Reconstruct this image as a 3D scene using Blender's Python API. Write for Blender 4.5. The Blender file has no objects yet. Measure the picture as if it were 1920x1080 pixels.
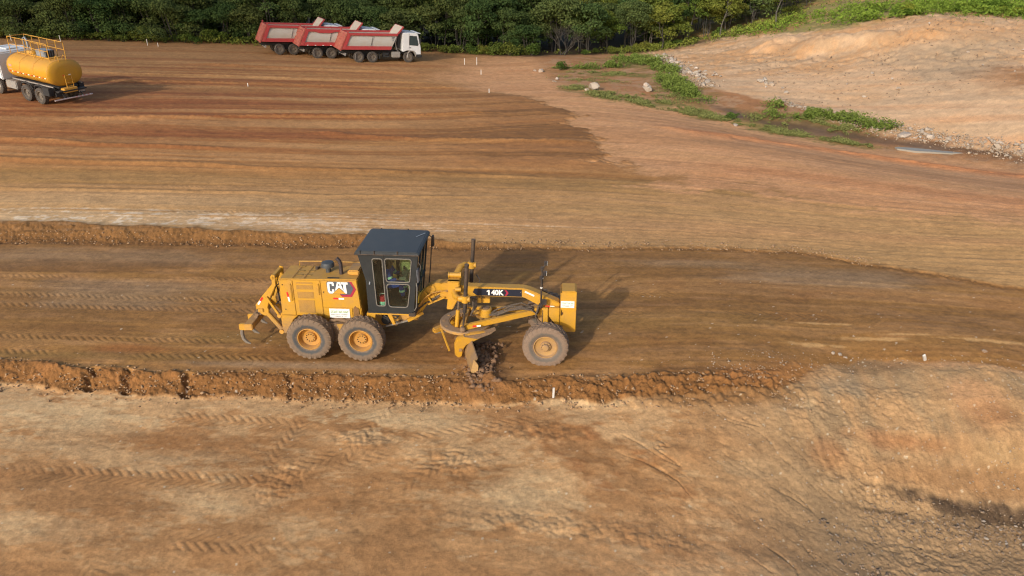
import bpy, bmesh, math, random
import numpy as np
from mathutils import Vector, Matrix
from mathutils.geometry import tessellate_polygon

# ------------------------------------------------------------------ camera, sky, sun, exposure
scene = bpy.context.scene
C = scene.collection
rad = math.radians

cam_d = bpy.data.cameras.new('camera')
cam_d.sensor_width = 36.0
cam_d.lens = 36.0 * 1371.0 / 1920.0
cam_d.clip_start = 0.1
cam_d.clip_end = 4000.0
cam = bpy.data.objects.new('camera', cam_d)
cam.location = (0, 0, 11.0)
cam.rotation_euler = (rad(90 - 25), 0, 0)
C.objects.link(cam)
scene.camera = cam

SUN_EL = 23.3
SUN_DIR = Vector((-1.18, -2.0, 1.0)).normalized()          # from the scene to the sun
world = bpy.data.worlds.new('World')
scene.world = world
world.use_nodes = True
wn = world.node_tree
wn.nodes.clear()
sky = wn.nodes.new('ShaderNodeTexSky')
sky.sky_type = 'NISHITA'
sky.sun_disc = False
sky.sun_elevation = rad(SUN_EL)
sky.sun_rotation = math.atan2(SUN_DIR.x, SUN_DIR.y)
sky.dust_density = 2.5
sky.air_density = 1.0
bg = wn.nodes.new('ShaderNodeBackground')
bg.inputs['Strength'].default_value = 0.15
wo = wn.nodes.new('ShaderNodeOutputWorld')
wn.links.new(sky.outputs[0], bg.inputs[0])
wn.links.new(bg.outputs[0], wo.inputs[0])

sun_d = bpy.data.lights.new('sun', 'SUN')
sun_d.energy = 2.5
sun_d.angle = rad(1.4)
sun_d.color = (1.0, 0.95, 0.87)
sun = bpy.data.objects.new('sun', sun_d)
sun.rotation_euler = SUN_DIR.to_track_quat('Z', 'Y').to_euler()
sun.location = (-30, -50, 60)
C.objects.link(sun)

scene.view_settings.view_transform = 'Standard'
scene.view_settings.look = 'None'
scene.view_settings.gamma = 1.0
scene.view_settings.use_curve_mapping = False
scene.view_settings.exposure = 0.3
scene.render.engine = 'CYCLES'
scene.cycles.max_bounces = 6
scene.cycles.filter_width = 1.2
scene.cycles.transparent_max_bounces = 12

# ------------------------------------------------------------------ helpers
def lin(r, g, b):
    def f(c):
        c /= 255.0
        return c / 12.92 if c <= 0.04045 else ((c + 0.055) / 1.055) ** 2.4
    return (f(r), f(g), f(b))

def ss(a, b, x):
    t = np.clip((x - a) / (b - a), 0, 1)
    return t * t * (3 - 2 * t)

class NG:
    """small node-graph helper"""
    def __init__(s, name):
        s.m = bpy.data.materials.new(name); s.m.use_nodes = True
        s.t = s.m.node_tree; s.t.nodes.clear()
        s.out = s.t.nodes.new('ShaderNodeOutputMaterial')
        s.p = s.t.nodes.new('ShaderNodeBsdfPrincipled')
        s.t.links.new(s.p.outputs[0], s.out.inputs[0])
        s.tc = s.t.nodes.new('ShaderNodeTexCoord')
    def n(s, t, **k):
        x = s.t.nodes.new(t)
        for a, b in k.items(): setattr(x, a, b)
        return x
    def l(s, a, b): s.t.links.new(a, b)
    def noise(s, scale, detail=4, rough=0.6, co=None, dist=0.0):
        x = s.n('ShaderNodeTexNoise'); x.inputs['Scale'].default_value = scale
        x.inputs['Detail'].default_value = detail; x.inputs['Roughness'].default_value = rough
        x.inputs['Distortion'].default_value = dist
        s.l(co if co is not None else s.tc.outputs['Object'], x.inputs['Vector'])
        return x.outputs['Fac']
    def ramp(s, fac, a, b, c0=0.0, c1=1.0):
        x = s.n('ShaderNodeMapRange'); x.inputs['From Min'].default_value = a; x.inputs['From Max'].default_value = b
        x.inputs['To Min'].default_value = c0; x.inputs['To Max'].default_value = c1
        s.l(fac, x.inputs['Value']); return x.outputs[0]
    def mix(s, fac, a, b, mode='MIX'):
        x = s.n('ShaderNodeMix', data_type='RGBA', blend_type=mode)
        if isinstance(fac, (int, float)): x.inputs[0].default_value = fac
        else: s.l(fac, x.inputs[0])
        for v, i in ((a, 6), (b, 7)):
            if isinstance(v, (tuple, list)): x.inputs[i].default_value = (*v[:3], 1)
            else: s.l(v, x.inputs[i])
        return x.outputs[2]
    def math(s, op, a, b=0.0):
        x = s.n('ShaderNodeMath', operation=op)
        for v, i in ((a, 0), (b, 1)):
            if isinstance(v, (int, float)): x.inputs[i].default_value = v
            else: s.l(v, x.inputs[i])
        return x.outputs[0]
    def bump(s, h, strength=0.5, dist=0.02):
        x = s.n('ShaderNodeBump'); x.inputs['Strength'].default_value = strength; x.inputs['Distance'].default_value = dist
        s.l(h, x.inputs['Height']); s.l(x.outputs[0], s.p.inputs['Normal']); return x
    def set(s, **k):
        for a, v in k.items():
            i = s.p.inputs[a.replace('_', ' ')]
            if isinstance(v, (int, float)): i.default_value = v
            elif isinstance(v, (tuple, list)): i.default_value = (*v[:3], 1)
            else: s.l(v, i)

DUST = (0.27, 0.165, 0.085)
def paint(name, col, rough=0.45, dust=0.35, metal=0.0, low=None, scale=3.0, dcol=DUST, coat=0.0):
    """weathered paint: colour, patchy dust film, optional mud that grows towards the bottom"""
    g = NG(name)
    co = g.tc.outputs['Object']
    n1 = g.noise(scale, 6, 0.65); n2 = g.noise(scale * 9, 3, 0.6)
    f = g.ramp(n1, 0.42, 0.78, 0.0, 1.0)
    f = g.math('MULTIPLY', f, dust * 1.6)
    up = g.n('ShaderNodeNewGeometry'); sx = g.n('ShaderNodeSeparateXYZ'); g.l(up.outputs['Normal'], sx.inputs[0])
    upf = g.ramp(sx.outputs['Z'], 0.35, 0.95, 0.0, dust * 1.15)
    f = g.math('ADD', f, upf)
    f = g.math('ADD', f, dust * 0.18)
    if low is not None:
        sp = g.n('ShaderNodeSeparateXYZ'); g.l(co, sp.inputs[0])
        lf = g.ramp(sp.outputs['Z'], low[0], low[1], 0.75, 0.0)
        f = g.math('ADD', f, g.math('MULTIPLY', lf, g.ramp(n2, 0.3, 0.6, 0.5, 1.2)))
    f = g.math('MINIMUM', f, 0.92)
    c0 = g.mix(g.ramp(n2, 0.35, 0.7, 0, 0.25), col, tuple(c * 0.72 for c in col))
    g.set(Base_Color=g.mix(f, c0, dcol), Metallic=metal)
    g.set(Roughness=g.ramp(f, 0, 0.7, rough, 0.85))
    g.bump(g.math('ADD', n1, g.math('MULTIPLY', n2, 0.3)), 0.15, 0.01)
    return g.m

def flat(name, col, rough=0.6, metal=0.0, var=0.15, scale=20.0):
    g = NG(name)
    n = g.noise(scale, 4, 0.6)
    g.set(Base_Color=g.mix(g.ramp(n, 0.3, 0.7, 0, 1), tuple(c * (1 - var) for c in col), tuple(min(1, c * (1 + var)) for c in col)), Roughness=rough, Metallic=metal)
    g.bump(n, 0.15, 0.01)
    return g.m

class MB:
    """collects shapes, then builds ONE mesh object"""
    def __init__(s): s.v = []; s.f = []; s.mi = []
    def add(s, vs, fs, m=0):
        o = len(s.v); s.v += [tuple(v) for v in vs]
        s.f += [tuple(i + o for i in f) for f in fs]; s.mi += [m] * len(fs); return s
    def box(s, c, d, rot=None, m=0):
        x, y, z = d[0] / 2, d[1] / 2, d[2] / 2
        vs = [Vector((a * x, b * y, e * z)) for a in (-1, 1) for b in (-1, 1) for e in (-1, 1)]
        if rot is not None:
            R = rot if isinstance(rot, Matrix) else Matrix.Rotation(rot[1], 3, rot[0]); vs = [R @ v for v in vs]
        vs = [v + Vector(c) for v in vs]
        return s.add(vs, [(0, 1, 3, 2), (4, 6, 7, 5), (0, 4, 5, 1), (2, 3, 7, 6), (0, 2, 6, 4), (1, 5, 7, 3)], m)
    def bar(s, a, b, w, t, up=(0, 0, 1), m=0):
        """rectangular bar between two points; w across, t along up"""
        a, b = Vector(a), Vector(b); d = (b - a); L = d.length; d.normalize()
        u = Vector(up); r = d.cross(u)
        if r.length < 1e-4: r = d.cross(Vector((1, 0, 0)))
        r.normalize(); u = r.cross(d)
        R = Matrix((d, r, u)).transposed()
        return s.box((a + b) / 2, (L, w, t), R, m)
    def prism(s, poly, a0, a1, axis='y', m=0):
        """poly: (x,z) extruded on y, or (y,z) on x, or (x,y) on z"""
        n = len(poly)
        def P(p, a):
            return (p[0], a, p[1]) if axis == 'y' else ((a, p[0], p[1]) if axis == 'x' else (p[0], p[1], a))
        vs = [P(p, a0) for p in poly] + [P(p, a1) for p in poly]
        fs = [tuple(range(n)), tuple(range(2 * n - 1, n - 1, -1))] + [(i, i + n, (i + 1) % n + n, (i + 1) % n) for i in range(n)]
        return s.add(vs, fs, m)
    def sheet(s, outer, holes, a0, a1, axis='y', m=0):
        """plate with holes"""
        loops = [outer] + holes
        tris = tessellate_polygon([[Vector((p[0], p[1], 0)) for p in L] for L in loops])
        pts = [p for L in loops for p in L]; n = len(pts)
        def P(p, a):
            return (p[0], a, p[1]) if axis == 'y' else ((a, p[0], p[1]) if axis == 'x' else (p[0], p[1], a))
        vs = [P(p, a0) for p in pts] + [P(p, a1) for p in pts]
        fs = [tuple(t) for t in tris] + [tuple(i + n for i in reversed(t)) for t in tris]
        o = 0
        for L in loops:
            k = len(L); fs += [(o + i, o + i + n, o + (i + 1) % k + n, o + (i + 1) % k) for i in range(k)]; o += k
        return s.add(vs, fs, m)
    def tube(s, pts, r, n=10, m=0, caps=True, close=False):
        pts = [Vector(p) for p in pts]; N = len(pts)
        rs = r if isinstance(r, (list, tuple)) else [r] * N
        vs = []; pu = None
        for i, p in enumerate(pts):
            if close: t = pts[(i + 1) % N] - pts[i - 1]
            else: t = pts[min(i + 1, N - 1)] - pts[max(i - 1, 0)]
            t.normalize()
            if pu is None:
                pu = Vector((0, 0, 1)) if abs(t.z) < 0.9 else Vector((1, 0, 0))
            u = pu - t * pu.dot(t)
            if u.length < 1e-5: u = t.orthogonal()
            u.normalize(); w = t.cross(u); pu = u
            for k in range(n):
                a = 2 * math.pi * k / n
                vs.append(p + (u * math.cos(a) + w * math.sin(a)) * rs[i])
        fs = []
        for i in range(N if close else N - 1):
            j = (i + 1) % N
            for k in range(n):
                k2 = (k + 1) % n
                fs.append((i * n + k, i * n + k2, j * n + k2, j * n + k))
        if caps and not close:
            fs.append(tuple(range(n - 1, -1, -1))); fs.append(tuple((N - 1) * n + k for k in range(n)))
        return s.add(vs, fs, m)
    def cyl(s, a, b, r, r2=None, n=16, m=0):
        return s.tube([a, b], [r, r if r2 is None else r2], n, m)
    def lathe(s, prof, c, axis='y', n=32, m=0, close=False):
        """prof: (radius, along) list"""
        vs = []
        for r, t in prof:
            for k in range(n):
                a = 2 * math.pi * k / n; p, q = r * math.cos(a), r * math.sin(a)
                v = (p, t, q) if axis == 'y' else ((t, p, q) if axis == 'x' else (p, q, t))
                vs.append((v[0] + c[0], v[1] + c[1], v[2] + c[2]))
        M = len(prof); fs = []
        for i in range(M - (0 if close else 1)):
            j = (i + 1) % M
            for k in range(n):
                k2 = (k + 1) % n; fs.append((i * n + k, i * n + k2, j * n + k2, j * n + k))
        return s.add(vs, fs, m)
    def build(s, name, mat, parent=None, bevel=0.0, smooth=35, label=None):
        me = bpy.data.meshes.new(name)
        me.from_pydata(s.v, [], s.f)
        mats = mat if isinstance(mat, (list, tuple)) else [mat]
        for q in mats: me.materials.append(q)
        if len(mats) > 1: me.polygons.foreach_set('material_index', s.mi)
        bm = bmesh.new(); bm.from_mesh(me)
        bmesh.ops.recalc_face_normals(bm, faces=bm.faces)
        if bevel:
            ed = [e for e in bm.edges if len(e.link_faces) == 2 and e.calc_face_angle(0) > 0.5]
            try: bmesh.ops.bevel(bm, geom=ed, offset=bevel, segments=2, affect='EDGES', clamp_overlap=True)
            except Exception: pass
        bm.to_mesh(me); bm.free()
        me.polygons.foreach_set('use_smooth', [True] * len(me.polygons))
        me.set_sharp_from_angle(angle=rad(smooth))
        o = bpy.data.objects.new(name, me); C.objects.link(o)
        if parent is not None: o.parent = parent
        if label: o['label'] = label
        return o

def rrect(x0, z0, x1, z1, r, n=4, x0b=None, x1b=None):
    """rounded rectangle; x0/x1 at the top, x0b/x1b at the bottom"""
    x0b = x0 if x0b is None else x0b; x1b = x1 if x1b is None else x1b
    P = []
    for cx, cz, a0 in ((x0b + r, z0 + r, 180), (x1b - r, z0 + r, 270), (x1 - r, z1 - r, 0), (x0 + r, z1 - r, 90)):
        for k in range(n + 1):
            a = rad(a0 + 90 * k / n); P.append((cx + r * math.cos(a), cz + r * math.sin(a)))
    return P

def thing(name, label, cat, loc=(0, 0, 0), rot=(0, 0, 0), group=None):
    o = bpy.data.objects.new(name, None); o.empty_display_size = 0.3; C.objects.link(o)
    o.location = loc; o.rotation_euler = rot
    return tag(o, label, cat, group)
def tag(o, label, cat, group=None):
    o['label'] = label; o['category'] = cat
    if group: o['group'] = group
    return o
def copy_tree(o, parent=None):
    c = o.copy(); C.objects.link(c); c.parent = parent
    for ch in list(o.children): copy_tree(ch, c)
    return c
def text_mesh(name, txt, size, mat, parent, loc, rot, extrude=0.002, offset=0.0, sx=1.0, space=1.0):
    cu = bpy.data.curves.new(name, 'FONT'); cu.body = txt; cu.size = size; cu.extrude = extrude
    cu.offset = offset; cu.space_character = space; cu.resolution_u = 3; cu.align_x = 'CENTER'; cu.align_y = 'CENTER'
    t = bpy.data.objects.new(name, cu); C.objects.link(t)
    dg = bpy.context.evaluated_depsgraph_get()
    me = bpy.data.meshes.new_from_object(t.evaluated_get(dg)); me.name = name
    bpy.data.objects.remove(t)
    me.materials.clear(); me.materials.append(mat)
    o = bpy.data.objects.new(name, me); C.objects.link(o)
    o.parent = parent; o.location = loc; o.rotation_euler = rot; o.scale = (sx, 1, 1)
    return o

# ------------------------------------------------------------------ numpy noise
def _hash(ix, iy, seed):
    h = (ix.astype(np.int64) * 374761393 + iy.astype(np.int64) * 668265263 + seed * 1442695041) & 0xffffffff
    h = ((h ^ (h >> 13)) * 1274126177) & 0xffffffff
    return ((h ^ (h >> 16)) & 0xffff).astype(np.float32) / 65535.0
def vnoise(x, y, seed=0):
    """smooth value noise, -1..1"""
    ix = np.floor(x); iy = np.floor(y); fx = (x - ix).astype(np.float32); fy = (y - iy).astype(np.float32)
    fx = fx * fx * (3 - 2 * fx); fy = fy * fy * (3 - 2 * fy)
    a = _hash(ix, iy, seed); b = _hash(ix + 1, iy, seed); c = _hash(ix, iy + 1, seed); d = _hash(ix + 1, iy + 1, seed)
    return ((a * (1 - fx) + b * fx) * (1 - fy) + (c * (1 - fx) + d * fx) * fy) * 2 - 1
def fbm(x, y, octv=4, seed=0, gain=0.5):
    t = 0; a = 1.0; n = 0
    for i in range(octv):
        t = t + a * vnoise(x * 2 ** i + 17.3 * i, y * 2 ** i - 9.1 * i, seed + i * 7); n += a; a *= gain
    return t / n * 1.6
def cells(x, y, seed=0):
    """distance to the nearest jittered point, for lumps"""
    ix = np.floor(x); iy = np.floor(y); best = np.full(x.shape, 9.0, np.float32)
    for dx in (-1, 0, 1):
        for dy in (-1, 0, 1):
            px = ix + dx + _hash(ix + dx, iy + dy, seed); py = iy + dy + _hash(ix + dx, iy + dy, seed + 5)
            best = np.minimum(best, (px - x) ** 2 + (py - y) ** 2)
    return np.sqrt(best)
# ------------------------------------------------------------------ large form of the ground
TP = np.array([(33.6,48,0.4),(35.32,51,1.02),(37.63,55,1.79),(41.24,61,2.46),(44.76,67,3.42),(47.61,72,4.51),(52.52,80,5.08),(29.77,52,0.27),(32.19,57,1.05),(34.59,62,1.9),(36.94,67,2.98),(38.69,71,4.37),(43.22,80,5.08),(24.61,58,0.06),(26.41,63,0.89),(29,70,1.68),(31.11,76,2.91),(34.09,84,3.71),(38.22,95,4.58),(18.29,66,0.4),(20.32,74,0.64),(22.87,84,0.94),(25.63,95,1.51),(28.89,108,2.32),(16.7,82,0.08),(19.17,95,0.26),(10.94,82,0.08),(5.06,80,0.34),(14.68,54.74,-0.3),(18.11,50.45,-0.7),(22.97,48.73,-0.95),(25.6,46.72,-1.05),(28.32,45.39,-1.05),(31.03,43.28,-1.05),(6.14,61.24,0.1),(11.88,47.76,0.1),(16.55,41.25,0.05),(20.68,37.15,0),(24.31,33.99,0),(16.36,58.33,0),(20.57,52.36,-0.3),(12.58,65.38,0.05),(9.64,71.59,0),(7.04,16.62,-0),(7.04,14.21,-0.8),(9.47,13.41,-1.75),(12.61,14.23,-2),(11.49,12.45,-1.95),(7.43,11.82,-1.3),(3.69,11.05,-0.5),(0.42,10.67,-0.1),(3.62,13.6,-0.3),(0.49,13.24,0),(-5.08,11.57,0),(-10.6,11.57,0),(-12.96,15.29,0),(-4.86,15.29,0),(9.65,15.72,-0.65),(12.89,15.69,-0.8),(14.21,18.21,-0.05),(10.33,18.51,-0.05),(12.28,17.47,-0.12),(-120,50,2.2),(-120,65,2.2),(-120,80,2.2),(-120,110,2.2),(-70,50,2.2),(-70,65,2.2),(-70,80,2.2),(-70,110,2.2),(-45,50,2.2),(-45,65,2.2),(-45,80,2.2),(-45,110,2.2),(-32,50,1.61),(-32,65,1.61),(-32,80,1.61),(-32,110,1.61),(-22,50,0.99),(-22,65,0.99),(-22,80,0.99),(-22,110,0.99),(-12,50,0.37),(-12,65,0.37),(-12,80,0.37),(-12,110,0.37),(-4,50,0),(-4,65,0),(-4,80,0),(-4,110,0),(-60,21,0),(-60,26,0),(-60,32,0),(-30,21,0),(-30,26,0),(-30,32,0),(-15,21,0),(-15,26,0),(-15,32,0),(0,21,0),(0,26,0),(0,32,0),(15,21,0),(15,26,0),(15,32,0),(30,21,0),(30,26,0),(30,32,0),(0,60,0.05),(-6,42,0.02),(12,60,0.05),(6,42,0.02),(60,26,0),(60,40,-0.8),(70,50,1.2),(80,65,4),(80,90,6.5),(60,110,7),(30,120,5),(0,110,0.5),(0,140,2),(-60,140,4),(60,150,9),(-120,150,5),(120,60,4),(120,120,8),(120,20,0),(-60,10,0),(0,6,0),(8,7,-1),(14,8,-1.9),(25,8,-1.8),(25,14,-1.6),(30,19,-0.3),(-20,6,0),(0,-10,0),(40,-10,-1),(-60,-10,0)])
_S = 30.0
_A = TP[:, :2] / _S; _n = len(_A)
def _U(r2): return np.where(r2 > 0, r2 * np.log(r2 + 1e-12), 0)
_K = _U(((_A[:, None] - _A[None]) ** 2).sum(-1)) + np.eye(_n) * 2e-4
_Q = np.c_[np.ones(_n), _A]
_sol = np.linalg.solve(np.block([[_K, _Q], [_Q.T, np.zeros((3, 3))]]), np.r_[TP[:, 2], 0, 0, 0])
GX = np.arange(-130, 131, 1.0); GY = np.arange(-12, 151, 1.0)
_gx, _gy = np.meshgrid(GX, GY)
_q = np.stack([_gx.ravel(), _gy.ravel()], 1) / _S
GZ = (_U(((_q[:, None] - _A[None]) ** 2).sum(-1)) @ _sol[:_n] + _sol[_n] + _q @ _sol[_n + 1:]).reshape(_gx.shape)
def base_h(x, y):
    xx = np.clip(x, -129.99, 129.99) + 130; yy = np.clip(y, -11.99, 149.99) + 12
    i = np.floor(xx).astype(int); j = np.floor(yy).astype(int); fx = xx - i; fy = yy - j
    i1 = np.minimum(i + 1, GZ.shape[1] - 1); j1 = np.minimum(j + 1, GZ.shape[0] - 1)
    return (GZ[j, i] * (1 - fx) + GZ[j, i1] * fx) * (1 - fy) + (GZ[j1, i] * (1 - fx) + GZ[j1, i1] * fx) * fy
UX = [-60, -22, -6.7, 1, 7.3, 11.4, 14.8, 18.4, 30, 60]
UB = [30, 28.0, 27.6, 27.2, 26.9, 26.6, 24.9, 23.6, 20.5, 14]
UT = [32, 29.6, 28.3, 27.5, 27.1, 26.8, 25.1, 23.8, 20.7, 14.2]
UH = [.38, .35, .22, .08, .05, .05, .05, .05, .05, .03]
LX = [-60, -15, -8.5, -1.5, 2.07, 5, 7.4, 9, 10.4, 15.2, 30, 60]
LY = [20.5, 18.43, 17.84, 17.5, 17.28, 17.5, 17.95, 19, 19.4, 18.9, 18.5, 18.5]
LH = [.33, .33, .33, .30, .22, .15, .12, .08, .06, .05, .05, .05]
def edge_u(x, y):
    e = fbm(x * 0.9, y * 0 + 3, 3, 5) * 0.12
    return np.interp(x, UX, UB) + e, np.interp(x, UX, UT) + e * 1.6
def edge_l(x, y):
    return np.interp(x, LX, LY) + fbm(x * .8, y * 0 + 7, 4, 8) * 0.15
def macro(x, y):
    """height of the ground without its fine relief"""
    x = np.asarray(x, float); y = np.asarray(y, float)
    z = base_h(x, y); ub, ut = edge_u(x, y)
    z = z + np.interp(x, UX, UH) * ss(ub, ut, y)
    yl = edge_l(x, y)
    return z - np.interp(x, LX, LH) * (1 - ss(yl - 0.95, yl, y))
def gz(x, y): return float(macro(np.array([x]), np.array([y]))[0])

def ell(x, y, cx, cy, rx, ry, ang=0.0, soft=0.45, nz=None, k=0.35):
    """soft ellipse mask with a noisy rim"""
    c, s_ = math.cos(ang), math.sin(ang)
    u = ((x - cx) * c + (y - cy) * s_) / rx; v = (-(x - cx) * s_ + (y - cy) * c) / ry
    d = np.sqrt(u * u + v * v)
    if nz is not None: d = d + nz * k
    return 1 - ss(1 - soft, 1 + soft, d)

def seg(x, y, a, b):
    """along, across, length of a segment"""
    ax, ay = a; bx, by = b; L = math.hypot(bx - ax, by - ay); ux, uy = (bx - ax) / L, (by - ay) / L
    return (x - ax) * ux + (y - ay) * uy, -(x - ax) * uy + (y - ay) * ux, L

def build_ground():
    # rows follow Y, columns spread with distance: finer mesh where the photograph is near
    ys = [9.3]
    while ys[-1] < 98: ys.append(ys[-1] + max(0.03, 0.042 * (ys[-1] / 20) ** 1.45))
    far = [ys[-1]]; st = 1.0
    while far[-1] < 1500: far.append(far[-1] + st); st *= 1.25
    near = [9.3]; st = 0.1
    while near[-1] > -300: near.append(near[-1] - st); st *= 1.35
    ys = np.array(near[:0:-1] + ys + far[1:])
    core = np.linspace(-1, 1, 1080); tail = []; st = 0.01; t = 1.0
    while t < 30: t += st; st *= 1.3; tail.append(t)
    sxs = np.concatenate([-np.array(tail[::-1]), core, np.array(tail)])
    wid = 0.70 * np.clip(ys, 9.0, 98) + 4.2
    X = sxs[None, :] * wid[:, None]; Y = np.repeat(ys[:, None], len(sxs), 1)
    R, K = X.shape
    x = X.ravel(); y = Y.ravel()
    z = macro(x, y)
    ub, ut = edge_u(x, y); yl = edge_l(x, y)
    near_m = 1 - ss(60, 100, np.abs(x) * 0.5 + np.abs(y - 30))
    # masks ------------------------------------------------------------------
    fore = 1 - ss(yl - 0.8, yl - 0.6, y)                       # below the lower step
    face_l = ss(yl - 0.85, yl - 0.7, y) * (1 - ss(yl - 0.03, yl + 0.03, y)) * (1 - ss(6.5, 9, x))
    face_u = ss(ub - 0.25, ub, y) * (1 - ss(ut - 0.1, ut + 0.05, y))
    back = ss(ub, ut, y)
    lane = (1 - fore) * (1 - back)
    n_big = fbm(x * 0.22, y * 0.4, 4, 11); n_mid = fbm(x * 0.9, y * 1.3, 4, 12); n_fin = fbm(x * 4.5, y * 5.5, 3, 13)
    # direction of travel: the lines the blade and the wheels leave
    a_ = 0.28 * ss(37, 50, y) - 0.04 * (1 - ss(25, 36, y))
    b_ = 0.34 * ss(25, 33, y) * (1 - ss(60, 80, y)) + 0.1 * ss(14, 25, y)
    sp = np.log1p(np.exp(np.clip((x - 5) / 2.5, -30, 30))) * 2.5
    w = y - a_ * np.minimum(x, 3) + b_ * sp
    st1 = fbm(w * 0.55, x * 0.018 + 3, 4, 21); st2 = fbm(w * 2.2, x * 0.05, 4, 22); st3 = fbm(w * 7.0, x * 0.16, 3, 23)
    streak = np.clip(0.5 + 0.55 * st1 + 0.3 * st2 + 0.16 * st3, 0, 1)
    # hill / right side masks -------------------------------------------------
    dX = [2.0, 3.85, 8.6, 15.1, 18.3, 23.1, 26.4, 31.4, 60]; dY = [76, 67.7, 63.3, 56.5, 51.2, 49, 47, 43.9, 34]
    dline = np.interp(x, dX, dY)
    dd = y - dline
    hX = [5, 14.5, 15.7, 19, 21.3, 24, 28.8, 31.5, 60]; hY = [92, 84, 64, 59, 57, 51.5, 47.1, 44.5, 36]
    hill = ss(-0.4, 1.0, y - np.interp(x, hX, hY) + n_mid * 0.7) * ss(13.8, 16, x + n_mid * 0.5)
    valley = ss(-3.0, 0.5, dd + n_mid * 1.6) * (1 - hill) * ss(1.0, 5.0, x) * (1 - ss(80, 86, y))
    pX = [1.5, 2.15, 5.6, 5.6, 9.0, 15.8, 22, 60]
    xb = np.interp(y, [18, 29.7, 32.4, 35.1, 37.5, 39.5, 45, 50.5, 55, 58.5, 63, 68, 77, 85], [70, 22, 15.8, 9.5, 6.5, 5.4, 5.0, 4.6, 3.2, 1.4, -4.0, -7.0, -5.0, -3.0])
    wv = 1 + 5 * ss(40, 33, y)
    pink = ss(-.5 - 2.5 * ss(55, 66, y), 1.3 + 3 * ss(55, 66, y), (x - xb) / wv ** .6 + n_mid * .9 + n_big * .8 + .35 * n_fin) * (1 - hill)
    fe = ss(.5, -.6, (x - xb) + n_mid * .9 + n_big * .8 + .3 * n_fin) * ss(-9, 1, x) * ss(37, 40, y) * ss(64, 58, y)
    # colour -------------------------------------------------------------------
    def c(r, g, b): return np.array(lin(r, g, b), np.float32)
    T = dict(tan=c(184, 139, 97), pale=c(208, 174, 134), brown=c(150, 103, 64), dark=c(112, 78, 48), red=c(152, 92, 54), dkred=c(122, 72, 46),
             orange=c(188, 124, 82), pink=c(196, 144, 104), grey=c(160, 138, 112), ochre=c(206, 162, 110), hill=c(200, 166, 132), wet=c(92, 72, 54),
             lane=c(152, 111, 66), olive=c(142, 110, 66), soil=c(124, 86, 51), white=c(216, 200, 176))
    col = np.tile(T['tan'], (x.size, 1)).astype(np.float32)
    def lay(m, name, k=1.0):
        nonlocal col
        t = T[name] if isinstance(name, str) else name
        m = (np.clip(m, 0, 1) * k)[:, None]
        col = col * (1 - m) + t * m
    # foreground: tan with pale scraped patches and browner soil
    fs = fbm(x * 0.55 + y * 0.12, y * 1.25, 5, 31); fs2 = fbm(x * 1.8 + 0.5 * y, y * 4.2, 4, 32)
    lay(fore * ss(0.0, 0.55, -fs + 0.4 * fs2), 'brown', 0.45)
    fs3 = fbm(x * 5 + 2 * y, y * 13, 3, 33)
    palef = ss(0.05, 0.45, fs + 0.5 * fs2 + .35 * fs3)
    for (cx, cy, rx, ry, k) in [(-12.6, 16.6, 2.6, .5, .9), (-11.3, 16.0, 1.9, .5, .8), (-12.2, 15.1, 1.6, .3, .5), (-8.2, 14.5, 1.6, .25, .6), (-2.8, 16.1, 1.5, .25, .8),
                                (-1.9, 15.7, 1.3, .3, .7), (.3, 13.1, 1.0, .6, .8), (-.7, 12.6, .9, .4, .5), (-6.7, 12.9, 1.1, .4, .7), (-10.6, 12.1, 1.3, .35, .6), (2.0, 16.5, 1.8, .2, .8), (-5.5, 16.6, 2.5, .3, .5), (-4.4, 15.2, 1.6, .2, .5)]:
        lay(ell(x, y, cx, cy, rx, ry, -0.05, 0.45, fs2 * 1.1 + fs * .4 + fs3 * .7, .9) * fore, 'pale', k * .8)
    lay(fore * palef * (1 - ss(5, 8, x)), 'pale', 0.36)
    for (cx, cy, rx, ry, k) in [(-12.5, 14.0, 2.5, .35, .35), (-7.2, 15.0, 2.2, .55, .5), (-9.6, 15.2, 1.8, .3, .4), (.2, 15.4, 1.5, .5, .6), (-1.7, 13.7, 1.4, .4, .4), (-8.8, 12.2, 1.4, .7, .4), (-5.0, 13.3, 1.8, .5, .4), (-1.9, 12.6, 1.8, .3, .4), (-.45, 13.9, .35, .35, .55)]:
        lay(ell(x, y, cx, cy, rx, ry, -0.05, 0.6, fs2 * .8 + fs3 * .5, .8) * fore, 'brown', k * 1.0)
    rp = ell(x, y, 2.5, 14.25, 2.1, .85, -0.55, 0.3, fs2 * .6 + n_fin * .25, .6) * fore
    lay(rp * ss(-0.45, 0.25, fs + 0.7 * fs2), 'brown', 0.75)
    lay(rp * ss(0.1, .6, n_mid), 'red', 0.35)
    lay(fore * ss(-2, 6, x) * (1 - ss(11.0, 14, y)) , 'pink', 0.35)
    # bottom right slope: greyer, with reddish and ochre bands
    slope = fore * ss(6.0, 8.5, x) * ss(13.9, 14.8, y)
    lay(fore * ss(3.5, 7.5, x), c(160, 132, 101), 0.7)
    rill = fbm(x * 2.6, y * 0.5, 3, 41)
    lay(slope * ss(-.1, .5, rill + .4 * n_mid), 'tan', 0.3)
    lay(slope * ss(.1, .5, -rill + .3 * n_fin), c(140, 118, 92), 0.4)
    for (cx, cy, rx, ry, nm, k) in [(10.3, 15.75, 1.2, .25, 'red', .45), (13.2, 16.4, .7, .4, 'red', .4), (13.0, 17.2, .8, .5, 'pink', .5), (8.2, 15.2, .5, .35, 'red', .35), (13.1, 15.5, 1.1, .3, 'ochre', .18), (11.6, 15.7, .8, .3, 'brown', .2), (14.3, 18.5, 2.4, .3, 'pink', .5),
                                    (10, 18.4, 1.3, .3, 'dark', .35), (9.2, 17.4, .9, .5, 'grey', .5), (7.8, 17.0, .5, .5, 'pale', .5), (11.5, 14.9, 3.5, .35, 'brown', .45)]:
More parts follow.
